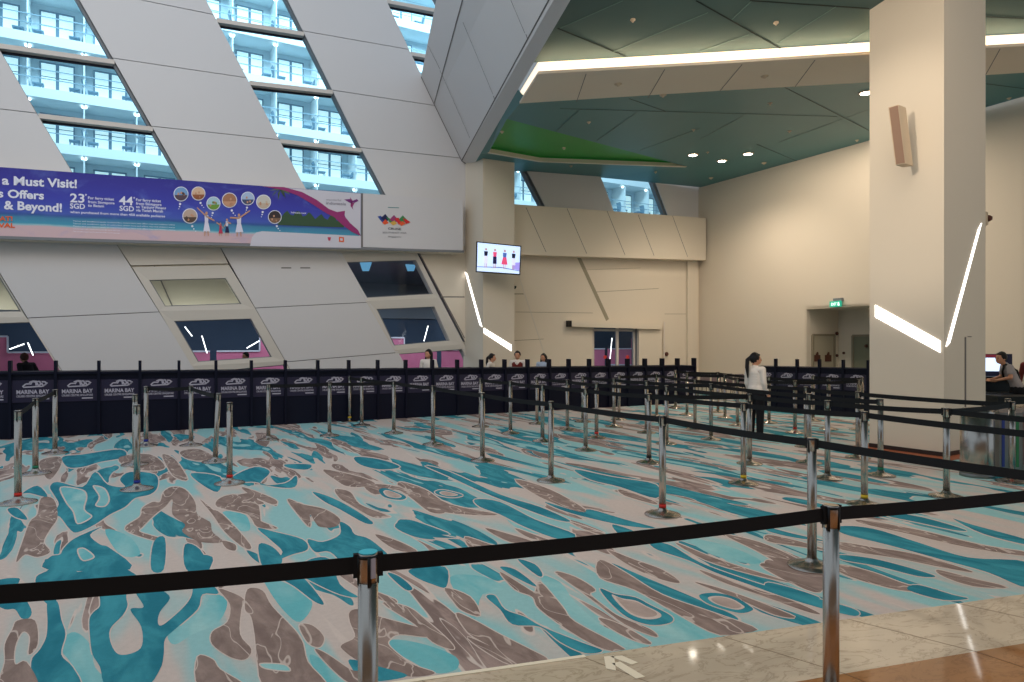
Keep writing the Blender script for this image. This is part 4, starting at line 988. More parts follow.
for i, (u_, c1, c2, c3) in enumerate(((.2, 2, 5, 2), (.41, 3, 4, 3), (.64, 6, 3, 3), (.85, 2, 5, 2))):
    disc(bm, SC(u_, .21, .012), (SC(u_+.025, .2)-SC(u_, .2)), UZ*.035, 10, 7)
    polyf(bm, [SC(u_-.045, .28, .012), SC(u_+.045, .28, .012), SC(u_+.035, .45, .012), SC(u_-.035, .45, .012)], c1)
    polyf(bm, [SC(u_-.04, .44, .012), SC(u_+.04, .44, .012), SC(u_+(.075 if i == 2 else .045), .70, .012), SC(u_-(.075 if i == 2 else .045), .70, .012)], c2 if i != 2 else 3)
    for sx in (-.018, .018): polyf(bm, [SC(u_+sx-.008, .7, .012), SC(u_+sx+.008, .7, .012), SC(u_+sx+.008, .86, .012), SC(u_+sx-.008, .86, .012)], 7)
world_parent(link('screen_picture', bm, [flat('tv_a', (70, 80, 150), .5), flat('tv_b', (150, 140, 220), .8), flat('tv_c', (30, 30, 60), .3), flat('tv_d', (225, 80, 120), .6), flat('tv_e', (30, 30, 80), .3), flat('tv_f', (215, 215, 235), .7), flat('tv_g', (80, 110, 180), .5), flat('tv_h', (190, 150, 150), .5)]), tv)
bm = B(); c = sum(fr, Vector())/4; bar(bm, c-nf*.06, c-nf*.06+Vector((.05, .55, 0)), UZ, Vector((1, 0, 0)), .1, .1); world_parent(link('wall_bracket', bm, M['blackp']), tv)
# cctv under bulkhead near tv
pcam = WA(514.5, 286, .35); cc_ = thing('dome_camera', 'tiny black security camera hanging beside the middle column below the television', 'camera', pcam)
bm = B(); lathe(bm, [(.06, .0), (.055, -.05), (.02, -.09)], 14); link('lens_dome', bm, M['blackp'], cc_)
bm = B(); tube(bm, [(0, 0, 0), (0, 0, .10), tuple(-nA*.3+UZ*.14)], .015); link('mounting_arm', bm, M['speaker'], cc_)

# sliding door set
dn[0] += 1; sd = thing('door_%d' % dn[0], 'automatic sliding door with a cream header box in the far wall', None); sd['kind'] = 'structure'
bm = B(); slab(bm, [WA(572, 320.8, .22), WA(662, 324, .22), WA(662, 329.4, .22), WA(572, 326.6, .22)], nA, .19); link('door_header', bm, M['cream'], sd)
bm = B(); slab(bm, [WA(569, 320.5, .2), WA(572, 320.6, .2), WA(572, 326.8, .2), WA(569, 326.6, .2)], nA, .16); link('header_end_cap', bm, M['blackp'], sd)
yb = lambda x: HZ+EYE*F/WA(x, 300).y
bm = B()
for x in (592.5, 617, 634): bar(bm, WA(x, 328, -.12), WA(x, yb(x), -.12), uA, nA, .09, .06)
bar(bm, WA(592, 330, -.12), WA(636, 330.5, -.12), UZ, nA, .07, .06); link('door_frame', bm, M['mullion'], sd)
bm = B(); polyf(bm, [WA(593, 328, -.12), WA(634, 328, -.12), WA(634, yb(634), -.12), WA(593, yb(593), -.12)]); link('pane', bm, M['glassL'], sd)
bm = B(); slab(bm, [WA(639, 329, .10), WA(661.5, 330, .10), WA(661.5, yb(661), .10), WA(639, yb(639), .10)], nA, .06); strip(bm, [WA(661.8, 322), WA(661.8, yb(661))], nA, .05, .12, 1); link('door_leaf', bm, [M['cream'], M['mullion']], sd)
bm = B(); lathe(bm, [(.07, 0), (.07, .05), (.04, .08)], 14, Matrix.Translation(WA(666, 354, .03)) @ nA.to_track_quat('Z', 'Y').to_matrix().to_4x4()); tag(link('door_button', bm, M['sign']), 'small dark door release button right of the sliding door', 'button')
for x in (605, 627.5):
    bm = B(); disc(bm, WA(x, 357, -.10), WA(x+1.7, 357, -.10)-WA(x, 357, -.10), UZ*.06, 14)
    tag(link('door_sticker', bm, flat('red_sticker', (200, 60, 60))), 'round red sticker on the %s pane of the sliding door' % ('left' if x < 610 else 'right'), 'sticker')

# ================================================================== OUTSIDE: concourse and ship
bm = B(); s0, s1 = -8, 34
slab(bm, [AP(s0, 0, .3), AP(s1, 0, .3), AP(s1, 0, 60), AP(s0, 0, 60)], UZ, .1); struct(link('ground', bm, flat('grey_quay', (120, 124, 128))), 'grey quay outside the windows')
bm = B(); slab(bm, [AP(s0, 4.1, .35), AP(s1, 4.1, .35), AP(s1, 4.1, 9), AP(s0, 4.1, 9)], -UZ, .15, 0); slab(bm, [AP(s0, 0, 9), AP(s1, 0, 9), AP(s1, 2.7, 9), AP(s0, 2.7, 9)], nA, .15, 1); slab(bm, [AP(s0, 2.7, 8.9), AP(s1, 2.7, 8.9), AP(s1, 4.2, 8.9), AP(s0, 4.2, 8.9)], nA, .2, 0)
struct(link('wall_concourse', bm, [M['concg'], M['concd']]), 'dark blue covered walkway outside the low windows')
# beige blind box behind the first low windows
bm = B(); sa, sb = sA(WA(-20, 300)), sA(WA(250, 300))
slab(bm, [AP(-2, 2.45, .9), AP(sb+1.2, 2.45, .9), AP(sb+1.2, 4.0, 1.1), AP(-2, 4.0, 1.1)], nA, .03); strip(bm, [AP(sb-2.2, 4, 1.05), AP(sb-1.6, 2.5, .9)], nA, .03, .02, 1)
tag(link('window_blind', bm, [M['blind'], M['joint']]), 'beige blind hanging behind the leftmost low window panes', 'blind')
o_ = light('blind_fill_light', 'AREA', AP(1.2, 2.3, .5), AP(1.2, 3.4, 1.1), 34, (1, .95, .8), 9, .2)  # added area lamp, only there to brighten the beige blind
o_.matrix_world = Matrix.Translation(AP(2.3, 2.35, .45)) @ Matrix((uA, ((-nA*.55+UZ*.83).cross(uA)*-1), (nA*.55-UZ*.83).normalized())).transposed().to_4x4()
# pink hoardings with white crenels
for i in range(9):
    a = -3+i*3.9; hb = thing('hoarding_panel', 'pink hoarding panel with a white stepped outline behind the low windows', 'hoarding', AP(a+1.9, 0, 6), 0, 'pink hoardings on the walkway')
    oz = [(a, .0), (a+3.7, .0), (a+3.7, 1.45), (a+2.4, 1.45), (a+2.4, 1.9), (a+1.3, 1.9), (a+1.3, 1.45), (a, 1.45)]
    bm = B(); slab(bm, [AP(s, z, 6) for s, z in oz], nA, .06); world_parent(link('pink_board', bm, M['pink']), hb)
    bm = B(); strip(bm, [AP(s, z, 6) for s, z in oz[2:]], nA, .05, .03); strip(bm, [AP(a, .75, 6), AP(a+3.7, .62, 6)], nA, .1, .03); world_parent(link('white_outline', bm, flat('white_outline', (225, 225, 240))), hb)
    bm = B(); slab(bm, [AP(s, z, 5.98) for s, z in ((a, 0), (a+3.7, 0), (a+3.7, .55), (a, .68))], nA, .02); world_parent(link('blue_lower_board', bm, M['skyb']), hb)
for i, (px, py, dx, dy, t_) in enumerate(((10, 349, 14, -5, 3), (28, 343, 5, 12, 3), (185, 327, 7, 9, 3.5), (202, 336, 5, 17, 4), (247, 348, 12, -7, 4), (428, 326, -4, 15, 3), (62, 330, -2, 6, 3), (612, 338, -2, 22, 3))):
    a = on_plane(px, py, pA-nA*t_, nA); b = on_plane(px+dx, py+dy, pA-nA*(t_+.4), nA)
    bm = B(); tube(bm, [a, b], .012); tag(link('white_rod', bm, M['shiplamp']), 'slim white rod in the walkway outside', 'tube light', 'white rods in the walkway')  # thin emissive rods laid along slanting white streaks
# two emissive pale blue panels seen through second low window
for x in (366, 411):
    a = [on_plane(px, py, pA-nA*2.0, nA) for px, py in ((x-6, 262), (x+6, 262), (x+3, 271), (x-3, 271))]; bm = B(); slab(bm, a, nA, .05); tag(link('blue_panel', bm, flat('pale_panel_blue', (130, 200, 240), .5)), 'pale blue panel above the walkway, seen through the low window', 'light panel', 'blue panels above the walkway')

# cruise ship -----------------------------------------------------------------
uS = vdir(1673); nS = Vector((uS.y, -uS.x, 0)); pS = Vector((-512/F*34.2, 34.2, 0))
tS = lambda x: 1/(1673-x)
def S_at(x): p = on_plane(x, 300, pS, nS); return (p-pS).dot(uS)
sL0 = S_at(84); cw = S_at(137)-sL0
def SP(s, z, t=0): return pS+uS*s+UZ*z-nS*t
ship = thing('cruise_ship', 'white cruise ship side with rows of balconies beyond the slanted windows', 'ship', SP(20, 0))
zl0 = 11.49; dz = 2.74; ks = range(-2, 6); ns_ = range(-5, 22)
sA0, sA1 = sL0-6*cw, sL0+22*cw
bm = B(); slab(bm, [SP(sA0, 0, 1.75), SP(sA1, 0, 1.75), SP(sA1, 30, 1.75), SP(sA0, 30, 1.75)], nS, .5); slab(bm, [SP(sA0, 0, 0), SP(sA1, 0, 0), SP(sA1, zl0-2*dz, 0), SP(sA0, zl0-2*dz, 0)], nS, 1.7); world_parent(link('hull', bm, M['shipwall']), ship)
for k_ in ks:
    z = zl0+k_*dz+.06
    bm = B(); slab(bm, [SP(sA0, z, -.05), SP(sA1, z, -.05), SP(sA1, z+.50, -.05), SP(sA0, z+.50, -.05)], nS, .12, 0); slab(bm, [SP(sA0, z, .07), SP(sA1, z, .07), SP(sA1, z, 1.75), SP(sA0, z, 1.75)], -UZ, .25, 1)
    world_parent(link('deck_slab', bm, [M['shipw'], M['shipwall']]), ship)
    bm = B(); zz = z+.50
    for h_ in (.95, .50): bar(bm, SP(sA0, zz+h_, 0), SP(sA1, zz+h_, 0), UZ, nS, .045, .045)
    world_parent(link('balcony_rail', bm, M['rail']), ship)
def project(p):
    return (512+F*p.x/p.y, HZ-F*(p.z-EYE)/p.y)
strips_vis = ((LY, LZ), (LB, LA), (LC, LD), (LE, LF), (LG, LH))
def visible(p, m=35):
    x, y = project(p)
    if not (-60 < x < 720 and -40 < y < 225): return False
    if 425 < x < 500 or (545 < x < 575): return False
    return any(L(y)-m < x < R(y)+m for L, R in strips_vis)
doorm = B()
for a in (.42, 1.22):
    box(doorm, a+.37, 0, 1.0, .80, .05, 1.9, None, 0); box(doorm, a+.37, -.03, 1.0, .64, .03, 1.70, None, 1)
    box(doorm, a+.37, -.05, 1.15, .66, .02, .04, None, 0)
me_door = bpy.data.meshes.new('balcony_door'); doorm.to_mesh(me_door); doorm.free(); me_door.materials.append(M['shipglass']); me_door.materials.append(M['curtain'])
dd = B(); box(dd, 0, .87, 1.1, .06, 1.7, 2.25); me_div = bpy.data.meshes.new('divider'); dd.to_mesh(me_div); dd.free(); me_div.materials.append(M['shipw'])
dd = B(); lathe(dd, [(.14, 0), (.13, -.05), (.05, -.08)], 12); me_lmp = bpy.data.meshes.new('lamp'); dd.to_mesh(me_lmp); dd.free(); me_lmp.materials.append(M['shiplamp'])
dd = B(); box(dd, 0, 0, .40, .5, .5, .06); box(dd, -.27, 0, .72, .05, .5, .72, Matrix.Rotation(-.25, 4, 'Y'))
for x in (-.2, .2):
    for y in (-.2, .2): box(dd, x, y, .19, .04, .04, .38)
me_ch = bpy.data.meshes.new('deck_chair'); bmesh.ops.recalc_face_normals(dd, faces=dd.faces); dd.to_mesh(me_ch); dd.free(); me_ch.materials.append(M['seat'])
MS = Matrix((uS, -nS, UZ)).transposed().to_4x4()       # local x along ship, y inward
def put(me, name, p, flip=False):
    o = bpy.data.objects.new(name, me); COL.objects.link(o); o.matrix_world = Matrix.Translation(p) @ MS @ (Matrix.Rotation(math.pi, 4, 'Z') if flip else Matrix.Identity(4)); return o
def shipp(o):
    mw = o.matrix_world.copy(); o.parent = ship; o.matrix_parent_inverse = Matrix.Translation(ship.location).inverted(); o.matrix_basis = mw; return o
for k_ in ks:
    for n_ in ns_:
        s = sL0+n_*cw; z = zl0+k_*dz; fl = z-dz+.56
        c = SP(s+cw/2, fl+1.2, 0)
        if not visible(c): continue
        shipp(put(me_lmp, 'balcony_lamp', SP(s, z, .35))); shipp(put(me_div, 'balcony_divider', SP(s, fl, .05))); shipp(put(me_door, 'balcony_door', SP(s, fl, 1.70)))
        if visible(c, 4):
            for (so, fp) in ((.40, False), (cw-.45, True)):
                tag(put(me_ch, 'deck_chair', SP(s+so, fl, .8), fp), 'blue grey deck chair on a white ship balcony beyond the windows', 'deck chair', 'deck chairs on the ship balconies')

# ================================================================== COUNTERS
pil = [-37, 10, 55.7, 98.8, 140, 179, 216, 251.5, 285.5, 318, 349, 378, 406, 432.6, 457.6, 481.7, 505, 528, 549.5, 569.2, 589.7, 609, 628, 645.4, 662.7, 678, 694.6]
k0, k1 = gnd(0, 439.6), gnd(697, 402.6); dk = (k1-k0).normalized(); nk = Vector((dk.y, -dk.x, 0))
def CK(x): p = on_plane(x, 342, k0, nk); p.z = 0; return p
def counter_row(PX, CKf, dk, nk, hf, labf, grp, ybase=None):
    logo = {}
    for i, (xa, xb) in enumerate(zip(PX, PX[1:])):
        a, b = CKf(xa), CKf(xb); L = (b-a).length; h = hf((xa+xb)/2); first = i == 0
        t = thing('check_in_counter', labf(i, len(PX)-1), 'counter', (a+b)/2, math.atan2(dk.y, dk.x), grp)
        # local frame: x along row, -y towards the hall
        bm = B(); box(bm, 0, .35, (h-.04)/2, L-.012, .68, h-.04); link('cabinet', bm, M['navy'], t)
        bm = B(); box(bm, 0, .33, h-.02, L-.004, .74, .04); link('counter_top', bm, M['navy'], t)
        bm = B(); box(bm, 0, .0, h-.35, L-.02, .012, .40); pbd = link('printed_band', bm, M['purple'], t)
        bm = B(); box(bm, -L/2, .03, (h+.21)/2, .05, .16, h+.21); box(bm, L/2, .03, (h+.21)/2, .05, .16, h+.21) if i == len(PX)-2 else None; link('divider_post', bm, M['navy'], t)
        zc = h-.35; w_ = L*.36; bm = B(); Y = -.010
        V = lambda x, z: Vector((x*w_*2, Y, zc+z))
        add_text(bm, 'MARINA BAY', V(-.5, -.045), V(.5, -.045), UZ, .070, .03, 0)
        add_text(bm, 'CRUISE CENTRE SINGAPORE', V(-.5, -.105), V(.5, -.105), UZ, .036, .02, 0)
        add_text(bm, 'SATS-CREUERS', V(.12, -.16), V(.5, -.16), UZ, .03, .02, 0) if False else bar(bm, V(.14, -.145), V(.5, -.145), UZ, (0, 1, 0), .022, .002)
        # ship emblem: hull sweep and looping superstructure
        for pts in ([(-.32, .085), (-.22, .135), (-.05, .135)], [(-.3, .075), (.3, .085), (.44, .15)], [(-.08, .12), (-.02, .175), (.08, .165), (.1, .10)], [(-.12, .16), (.0, .185), (.12, .175)], [(.1, .165), (.2, .18), (.24, .12), (.16, .10), (.12, .15)], [(.26, .17), (.38, .165), (.40, .12), (.3, .10), (.26, .15)]):
            ps = [V(*p) for p in pts]
            for p, q in zip(ps, ps[1:]): bar(bm, p, q, (q-p).cross(Vector((0, 1, 0))), (0, 1, 0), .022, .002)
        link('printed_logo', bm, M['white'], pbd)
ordn = ['first', 'second', 'third', 'fourth', 'fifth', 'sixth', 'seventh', 'eighth', 'ninth', 'tenth', 'eleventh', 'twelfth', 'thirteenth', 'fourteenth', 'fifteenth', 'sixteenth', 'seventeenth', 'eighteenth', 'nineteenth', 'twentieth', 'twenty-first', 'twenty-second', 'twenty-third', 'twenty-fourth', 'twenty-fifth', 'twenty-sixth', 'twenty-seventh']
def lab1(i, n):
    if i == 0: return 'navy check-in counter cut by the left photo edge'
    if i == n-1: return 'navy check-in counter at the right end of the long row'
    return 'navy check-in counter with white ship logo, %s from the left in the long row' % ordn[i] if i < n/2 else 'navy check-in counter with white ship logo, %s from the right end of the long row' % ordn[n-1-i]
counter_row(pil, CK, dk, nk, lambda x: 1.205-.135*max(0, x)/697, lab1, 'long row of navy check-in counters')
m0, m1 = gnd(770, 407.5), gnd(868, 413.5); dk2 = (m1-m0).normalized(); nk2 = Vector((dk2.y, -dk2.x, 0))
def CK2(x): p = on_plane(x, 342, m0, nk2); p.z = 0; return p
counter_row([754, 775.4, 796.8, 819.2, 843, 868], CK2, dk2, nk2, lambda x: 1.09, lambda i, n: ('navy check-in counter beside the standing woman' if i == 0 else 'navy check-in counter touching the big column' if i == n-1 else 'navy check-in counter, %s from the column end of the short right row' % ordn[n-1-i]), 'short row of navy check-in counters at right')

# ================================================================== QUEUE POSTS
def post_meshes():
    bm = B(); lathe(bm, [(.035, .03), (.035, .90)], 24, capped=True); me1 = bpy.data.meshes.new('post'); bmesh.ops.recalc_face_normals(bm, faces=bm.faces); bm.to_mesh(me1); bm.free(); me1.materials.append(M['steel'])
    bm = B(); lathe(bm, [(.178, 0), (.180, .008), (.176, .014), (.12, .030), (.06, .046), (.044, .062), (.038, .075)], 36); me2 = bpy.data.meshes.new('base'); bmesh.ops.recalc_face_normals(bm, faces=bm.faces); bm.to_mesh(me2); bm.free(); me2.materials.append(M['steel'])
    bm = B(); lathe(bm, [(.0345, .88), (.0345, .994), (.0335, 1.0), (.030, 1.003)], 24)
    for a in range(4):
        m = Matrix.Rotation(a*math.pi/2+.35, 4, 'Z'); box(bm, .0345, 0, .945, .006, .014, .105, m, 1)
    lathe(bm, [(.0362, .985), (.0365, .990), (.0362, .997)], 24, mi=1)
    me3 = bpy.data.meshes.new('head'); bmesh.ops.recalc_face_normals(bm, faces=bm.faces); bm.to_mesh(me3); bm.free(); me3.materials.append(M['steel']); me3.materials.append(M['blackp'])
    bm = B(); lathe(bm, [(.0365, .078), (.0365, .110)], 20, capped=True); me4 = bpy.data.meshes.new('tape_ring'); bm.to_mesh(me4); bm.free()
    for me in (me1, me2, me3, me4):
        for p in me.polygons: p.use_smooth = len(p.vertices) == 4
    return me1, me2, me3, me4
ME = post_meshes(); TAPE = {}
def post(x, y, label, tape=None, lean=0, grp='steel queue posts', pos=None):
    g = pos or gnd(x, y); t = thing('queue_post', label, 'queue post', g, random.uniform(0, .5), grp)
    for me, n_ in zip(ME[:3], ('post', 'base', 'post_head')):
        o = bpy.data.objects.new(n_, me); COL.objects.link(o); o.parent = t
        if lean and n_ != 'base': o.rotation_euler = (0, lean, 0)
    if tape:
        if tape not in TAPE: TAPE[tape] = ME[3].copy(); TAPE[tape].materials.clear(); TAPE[tape].materials.append(M['tape_'+tape])
        o = bpy.data.objects.new('tape_ring', TAPE[tape]); COL.objects.link(o); o.parent = t; o['label'] = tape+' tape ring'
    return t
def belt(t, pa, pb, sag=.012, clip=True):
    """webbing pulled from post t (at pa) to pb"""
    a, b = Vector(pa), Vector(pb); a.z = b.z = 0; d = (b-a); L = d.length; d.normalize(); w_ = Vector((d.y, -d.x, 0)); bm = B(); N = 8; prev = None
    for i in range(N+1):
        f_ = i/N; p = a+d*(.036+(L-.072)*f_); z = .960-sag*4*f_*(1-f_)
        ring = [bm.verts.new(p+w_*sx*.0012+UZ*(z+sz*.030)) for sx, sz in ((-1, -1), (1, -1), (1, 1), (-1, 1))]
        if prev:
            for j in range(4): bm.faces.new((prev[j], prev[(j+1) % 4], ring[(j+1) % 4], ring[j]))
        else: bm.faces.new(ring[::-1])
        prev = ring
    bm.faces.new(prev)
    for p in (a+d*.042, a+d*(L-.042)): bar(bm, p+UZ*.918, p+UZ*1.0, w_, d, .022, .018)
    o = world_parent(link('belt', bm, M['belt']), t); return o
def row(pts, phrase, end=None, tapes={}, belts=True, near='counter', leans={}):
    ts = []
    n = len(pts)
    for i, (x, y) in enumerate(pts):
        if n == 1: lab = 'steel queue post '+phrase
        elif i == 0: lab = 'steel queue post at the far end of '+phrase
        elif i == n-1: lab = 'steel queue post at the near end of '+phrase
        else: lab = 'steel queue post, %s from the far end of %s' % (ordn[i], phrase)
        ts.append(post(x, y, lab, tapes.get(i), leans.get(i, 0)))
    if belts:
        for i in range(n-1):
            if belts is True or i in belts: belt(ts[i], ts[i].location, ts[i+1].location)
    if end is not None:
        e = Vector((end[0], end[1], 0)); t2 = post(0, 0, 'steel queue post past the right edge on '+phrase, pos=e); belt(ts[-1], ts[-1].location, e)
    return ts
R1 = row([(349.6, 421.6), (361.7, 425.6), (393.8, 433.5), (433, 444.6), (482.5, 461), (551, 481), (662.5, 515), (812, 567)], 'the long middle belt', (3.34, 3.55), {6: 'red', 0: 'gold'})
R2 = row([(480.5, 427), (510.4, 433.5), (542.5, 441.4), (585.6, 450.5), (649, 463), (743.5, 484), (864.4, 505)], 'the second diagonal belt', (4.75, 5.2), {4: 'black', 5: 'gold', 6: 'gold'})
R3 = row([(537, 424), (567.3, 430), (596.5, 438), (666.5, 444), (749.5, 464), (827.5, 479), (946.5, 497)], 'the third diagonal belt', (5.8, 5.9), {2: 'red'})
R4 = row([(582.8, 422), (614, 427), (646.5, 433), (711, 439.7), (809, 463), (880.6, 475.8)], 'the fourth diagonal belt', None, {5: 'green'})
R5 = row([(619, 419.7), (656.7, 417), (695, 429), (806, 447), (858, 458), (1012, 482)], 'the fifth diagonal belt', None, {5: 'red'})
R6 = row([(687, 415), (725, 418), (737.5, 425.6), (795, 433), (859, 430)], 'the sixth belt', None, {3: 'red'})
R7 = row([(675.5, 408), (718, 412.4), (769, 423), (828.6, 429.5)], 'the farthest belt')
R8 = row([(813, 421), (862, 425)], 'the short belt by the right counters')
belt(R2[4], R2[4].location, R3[4].location); belt(R3[6], R3[6].location, R5[5].location)
row([(268.4, 440), (329.5, 436)], 'the short belt before the left counters'); 
q_ = [o for o in bpy.data.objects if o.get('label', '').endswith('short belt before the left counters')]
belt(q_[-1], q_[-1].location, R1[2].location)
row([(146, 446), (191, 445.5), (215, 462)], 'the left leaning belt', None, {0: 'blue'}, leans={2: .05})
row([(55, 453.5), (35.5, 474), (18, 503)], 'the leftmost belt', None, {2: 'red', 1: 'green'})
post(135, 465, 'steel queue post standing without belt, hidden behind the blue taped one')
post(137, 489.5, 'steel queue post without belt and with blue tape, left side of the carpet', 'blue')
post(229.6, 483.6, 'lone steel queue post without belt and with red tape, left of centre', 'red')
post(1008, 475, 'steel queue post beside the recycling bins at the right photo edge')
# nearest belt along the marble
pL = post(0, 0, 'steel queue post just outside the left photo edge', pos=Vector((-2.35, 1.98, 0)))
pM = post(368, 837, 'nearest steel queue post with teal cap, bottom left of centre'); pM.location = (-.507, 2.405, 0)
pN = post(831, 725, 'second nearest steel queue post, standing at the marble edge')
pR = post(0, 0, 'steel queue post outside the right photo edge near the marble', pos=Vector((3.30, 3.74, 0)))
bm = B(); lathe(bm, [(.0325, 1.002), (.0325, 1.006)], 24); o = link('cap_sticker', bm, flat('teal_sticker', (60, 170, 190)), pM); o['label'] = 'teal round cap sticker'
bm = B(); box(bm, 0, 0, 0, .018, .001, .07); o = link('paper_label', bm, M['white'], pM); o.location = Vector((.024, -.0285, .955)); o.rotation_euler = (0, 0, .7-pM.rotation_euler.z); pM.rotation_euler.z = 0
belt(pL, pL.location, pM.location); belt(pM, pM.location, pN.location); belt(pN, pN.location, pR.location)

# ================================================================== PEOPLE
_b = bmesh.new(); bmesh.ops.create_icosphere(_b, subdivisions=2, radius=1); _b.verts.ensure_lookup_table()
ICO_V = [v.co.copy() for v in _b.verts]; ICO_F = [tuple(v.index for v in f.verts) for f in _b.faces]; _b.free()
class Soup:
    def __init__(s): s.v = []; s.f = []
def blob(bm, p, r, sc=(1, 1, 1), rot=None):
    m = Matrix.Translation(p) @ (rot or Matrix.Identity(4)) @ Matrix.Diagonal((r*sc[0], r*sc[1], r*sc[2], 1))
    if isinstance(bm, Soup):
        k = len(bm.v); bm.v += [m @ v for v in ICO_V]; bm.f += [(a+k, b+k, c+k) for a, b, c in ICO_F]
    else: bmesh.ops.create_icosphere(bm, subdivisions=2, radius=1, matrix=m)
def limb(bm, pts, rs, sc=(1, 1, 1)):
    for (p, q), (ra, rb) in zip(zip(pts, pts[1:]), zip(rs, rs[1:])):
        p, q = Vector(p), Vector(q); n = max(2, int((q-p).length/(min(ra, rb)*.45)))
        for i in range(n+1): blob(bm, p.lerp(q, i/n), ra+(rb-ra)*i/n, sc)
def fuse(name, bm, m, parent, vox):
    me = bpy.data.meshes.new(name); me.from_pydata(bm.v, [], bm.f); o = bpy.data.objects.new(name, me); COL.objects.link(o)
    md = o.modifiers.new('r', 'REMESH'); md.mode = 'VOXEL'; md.voxel_size = vox
    sm = o.modifiers.new('s', 'SMOOTH'); sm.iterations = 3; sm.factor = .5
    me2 = bpy.data.meshes.new_from_object(o.evaluated_get(bpy.context.evaluated_depsgraph_get())); bpy.data.objects.remove(o); bpy.data.meshes.remove(me); me2.name = name
    me2.materials.clear(); return link(name, me2, m, parent, True)
def person(label, loc, H, rz, top='shirt', bottom='trouser', hair='hair', hairstyle='pony', vest=None, lean=0.0, arms=None, head_turn=0.0, vox=.012, grp=None, legs=True, strap=False, sleeves='long', skirtless=True):
    """front is local +Y"""
    t = thing('person', label, 'person', loc, rz, grp); k = H/1.6
    V = lambda x, y, z: Vector((x, y+lean*max(0, z-.9), z-abs(lean)*.25*max(0, z-.9)))*k
    sh = .165
    hz = 1.47; HD = V(0, .02, hz)
    A = arms or {1: ((sh, 0, 1.29), (.22, -.03, 1.04), (.235, .07, .82)), -1: ((-sh, 0, 1.29), (-.22, -.03, 1.04), (-.235, .07, .82))}
    RH_ = Matrix.Rotation(head_turn, 4, 'Z')
    bm = Soup()   # body
    blob(bm, HD, .098*k, (.78, .95, 1.16), RH_); blob(bm, HD+RH_ @ Vector((0, .03, -.045))*k, .062*k, (.85, 1, .9), RH_)
    blob(bm, HD+RH_ @ Vector((0, .100, -.018))*k, .016*k, (.8, 1.1, 1.3), RH_)
    blob(bm, HD+RH_ @ Vector((0, .086, -.056))*k, .018*k, (1.2, .7, .5), RH_)
    for s in (-1, 1): blob(bm, HD+RH_ @ Vector((s*.078, -.005, -.012))*k, .022*k, (.5, .8, 1.2), RH_)
    limb(bm, [V(0, -.01, 1.28), HD-Vector((0, .01, .06))*k], [.052*k, .046*k])
    limb(bm, [V(-.10, 0, 1.26), V(.10, 0, 1.26)], [.07*k, .07*k]); limb(bm, [V(0, 0, 1.22), V(0, 0, 1.0), V(0, -.01, .86)], [.11*k, .10*k, .12*k], (1.15, .75, 1))
    for s in (-1, 1):
        a, e, w = [V(*p) for p in A[s]]
        limb(bm, [a, e], [.046*k, .036*k]); limb(bm, [e, w], [.035*k, .024*k])
        d = (w-e).normalized(); side = d.cross(Vector((0, 1, 0))).normalized() if abs(d.y) < .9 else Vector((1, 0, 0)); fw = side.cross(d).normalized()
        if fw.y < 0: fw = -fw
        palm = w+d*.045*k; limb(bm, [w, palm+d*.02*k], [.024*k, .030*k], (.8, 1, 1))
        for j in range(4):
            o_ = fw*(j-1.5)*.017*k; ln = (.058, .068, .066, .052)[j]*k
            p0 = palm+d*.025*k+o_; p1 = p0+d*ln*.5; p2 = p1+d*ln*.45-side*s*.012*k; limb(bm, [p0, p1, p2], [.0095*k, .009*k, .0075*k])
        th = palm-d*.02*k+fw*.026*k; limb(bm, [th, th+fw*.02*k+d*.025*k, th+fw*.026*k+d*.05*k], [.012*k, .010*k, .008*k])
    if legs:
        for s in (-1, 1):
            limb(bm, [V(s*.075, 0, .84), V(s*.085, .01, .46)], [.085*k, .055*k]); limb(bm, [V(s*.085, .01, .46), V(s*.09, -.01, .09)], [.053*k, .035*k]); limb(bm, [V(s*.09, -.01, .06), V(s*.095, .13, .035)], [.036*k, .03*k])
    fuse('body', bm, M['skin'], t, vox*.55 if vox < .011 else vox*.7)
    bm = B()   # eyes and mouth marks
    for s in (-1, 1): blob(bm, HD+RH_ @ Vector((s*.031, .088, .004))*k, .0085*k, (1.3, .6, .7), RH_)
    for s in (-1, 1): blob(bm, HD+RH_ @ Vector((s*.031, .090, .024))*k, .0065*k, (2.4, .5, .5), RH_)
    link('eyes', bm, M['hair'], t, True)
    bm = Soup()   # upper garment
    limb(bm, [V(-.115, 0, 1.275), V(.115, 0, 1.275)], [.073*k, .073*k]); limb(bm, [V(0, 0, 1.22), V(0, 0, 1.02), V(0, 0, .88)], [.122*k, .108*k, .128*k], (1.22, .82, 1))
    limb(bm, [V(0, -.01, 1.27), V(0, 0, 1.345)], [.065*k, .052*k])
    for s in (-1, 1):
        a, e, w = [V(*p) for p in A[s]]
        if sleeves == 'long': limb(bm, [a, e, w-(w-e)*.06], [.060*k, .048*k, .036*k])
        else: limb(bm, [a, a.lerp(e, .55)], [.062*k, .056*k])
    fuse('shirt', bm, M[top], t, vox)
    if vest:
        bm = Soup(); limb(bm, [V(-.085, 0, 1.24), V(.085, 0, 1.24)], [.088*k, .088*k]); limb(bm, [V(0, 0, 1.18), V(0, 0, 1.02), V(0, 0, .86)], [.135*k, .120*k, .138*k], (1.2, .84, 1)); fuse('vest', bm, M[vest], t, vox)
        bm = B(); p = V(0, .118, 1.265)
        for s in (-1, 1): polyf(bm, [V(0, .128, 1.20), V(s*.022, .118, 1.31), V(s*.07, .085, 1.325), V(s*.055, .118, 1.26)])
        link('collar', bm, M['shirt'], t)
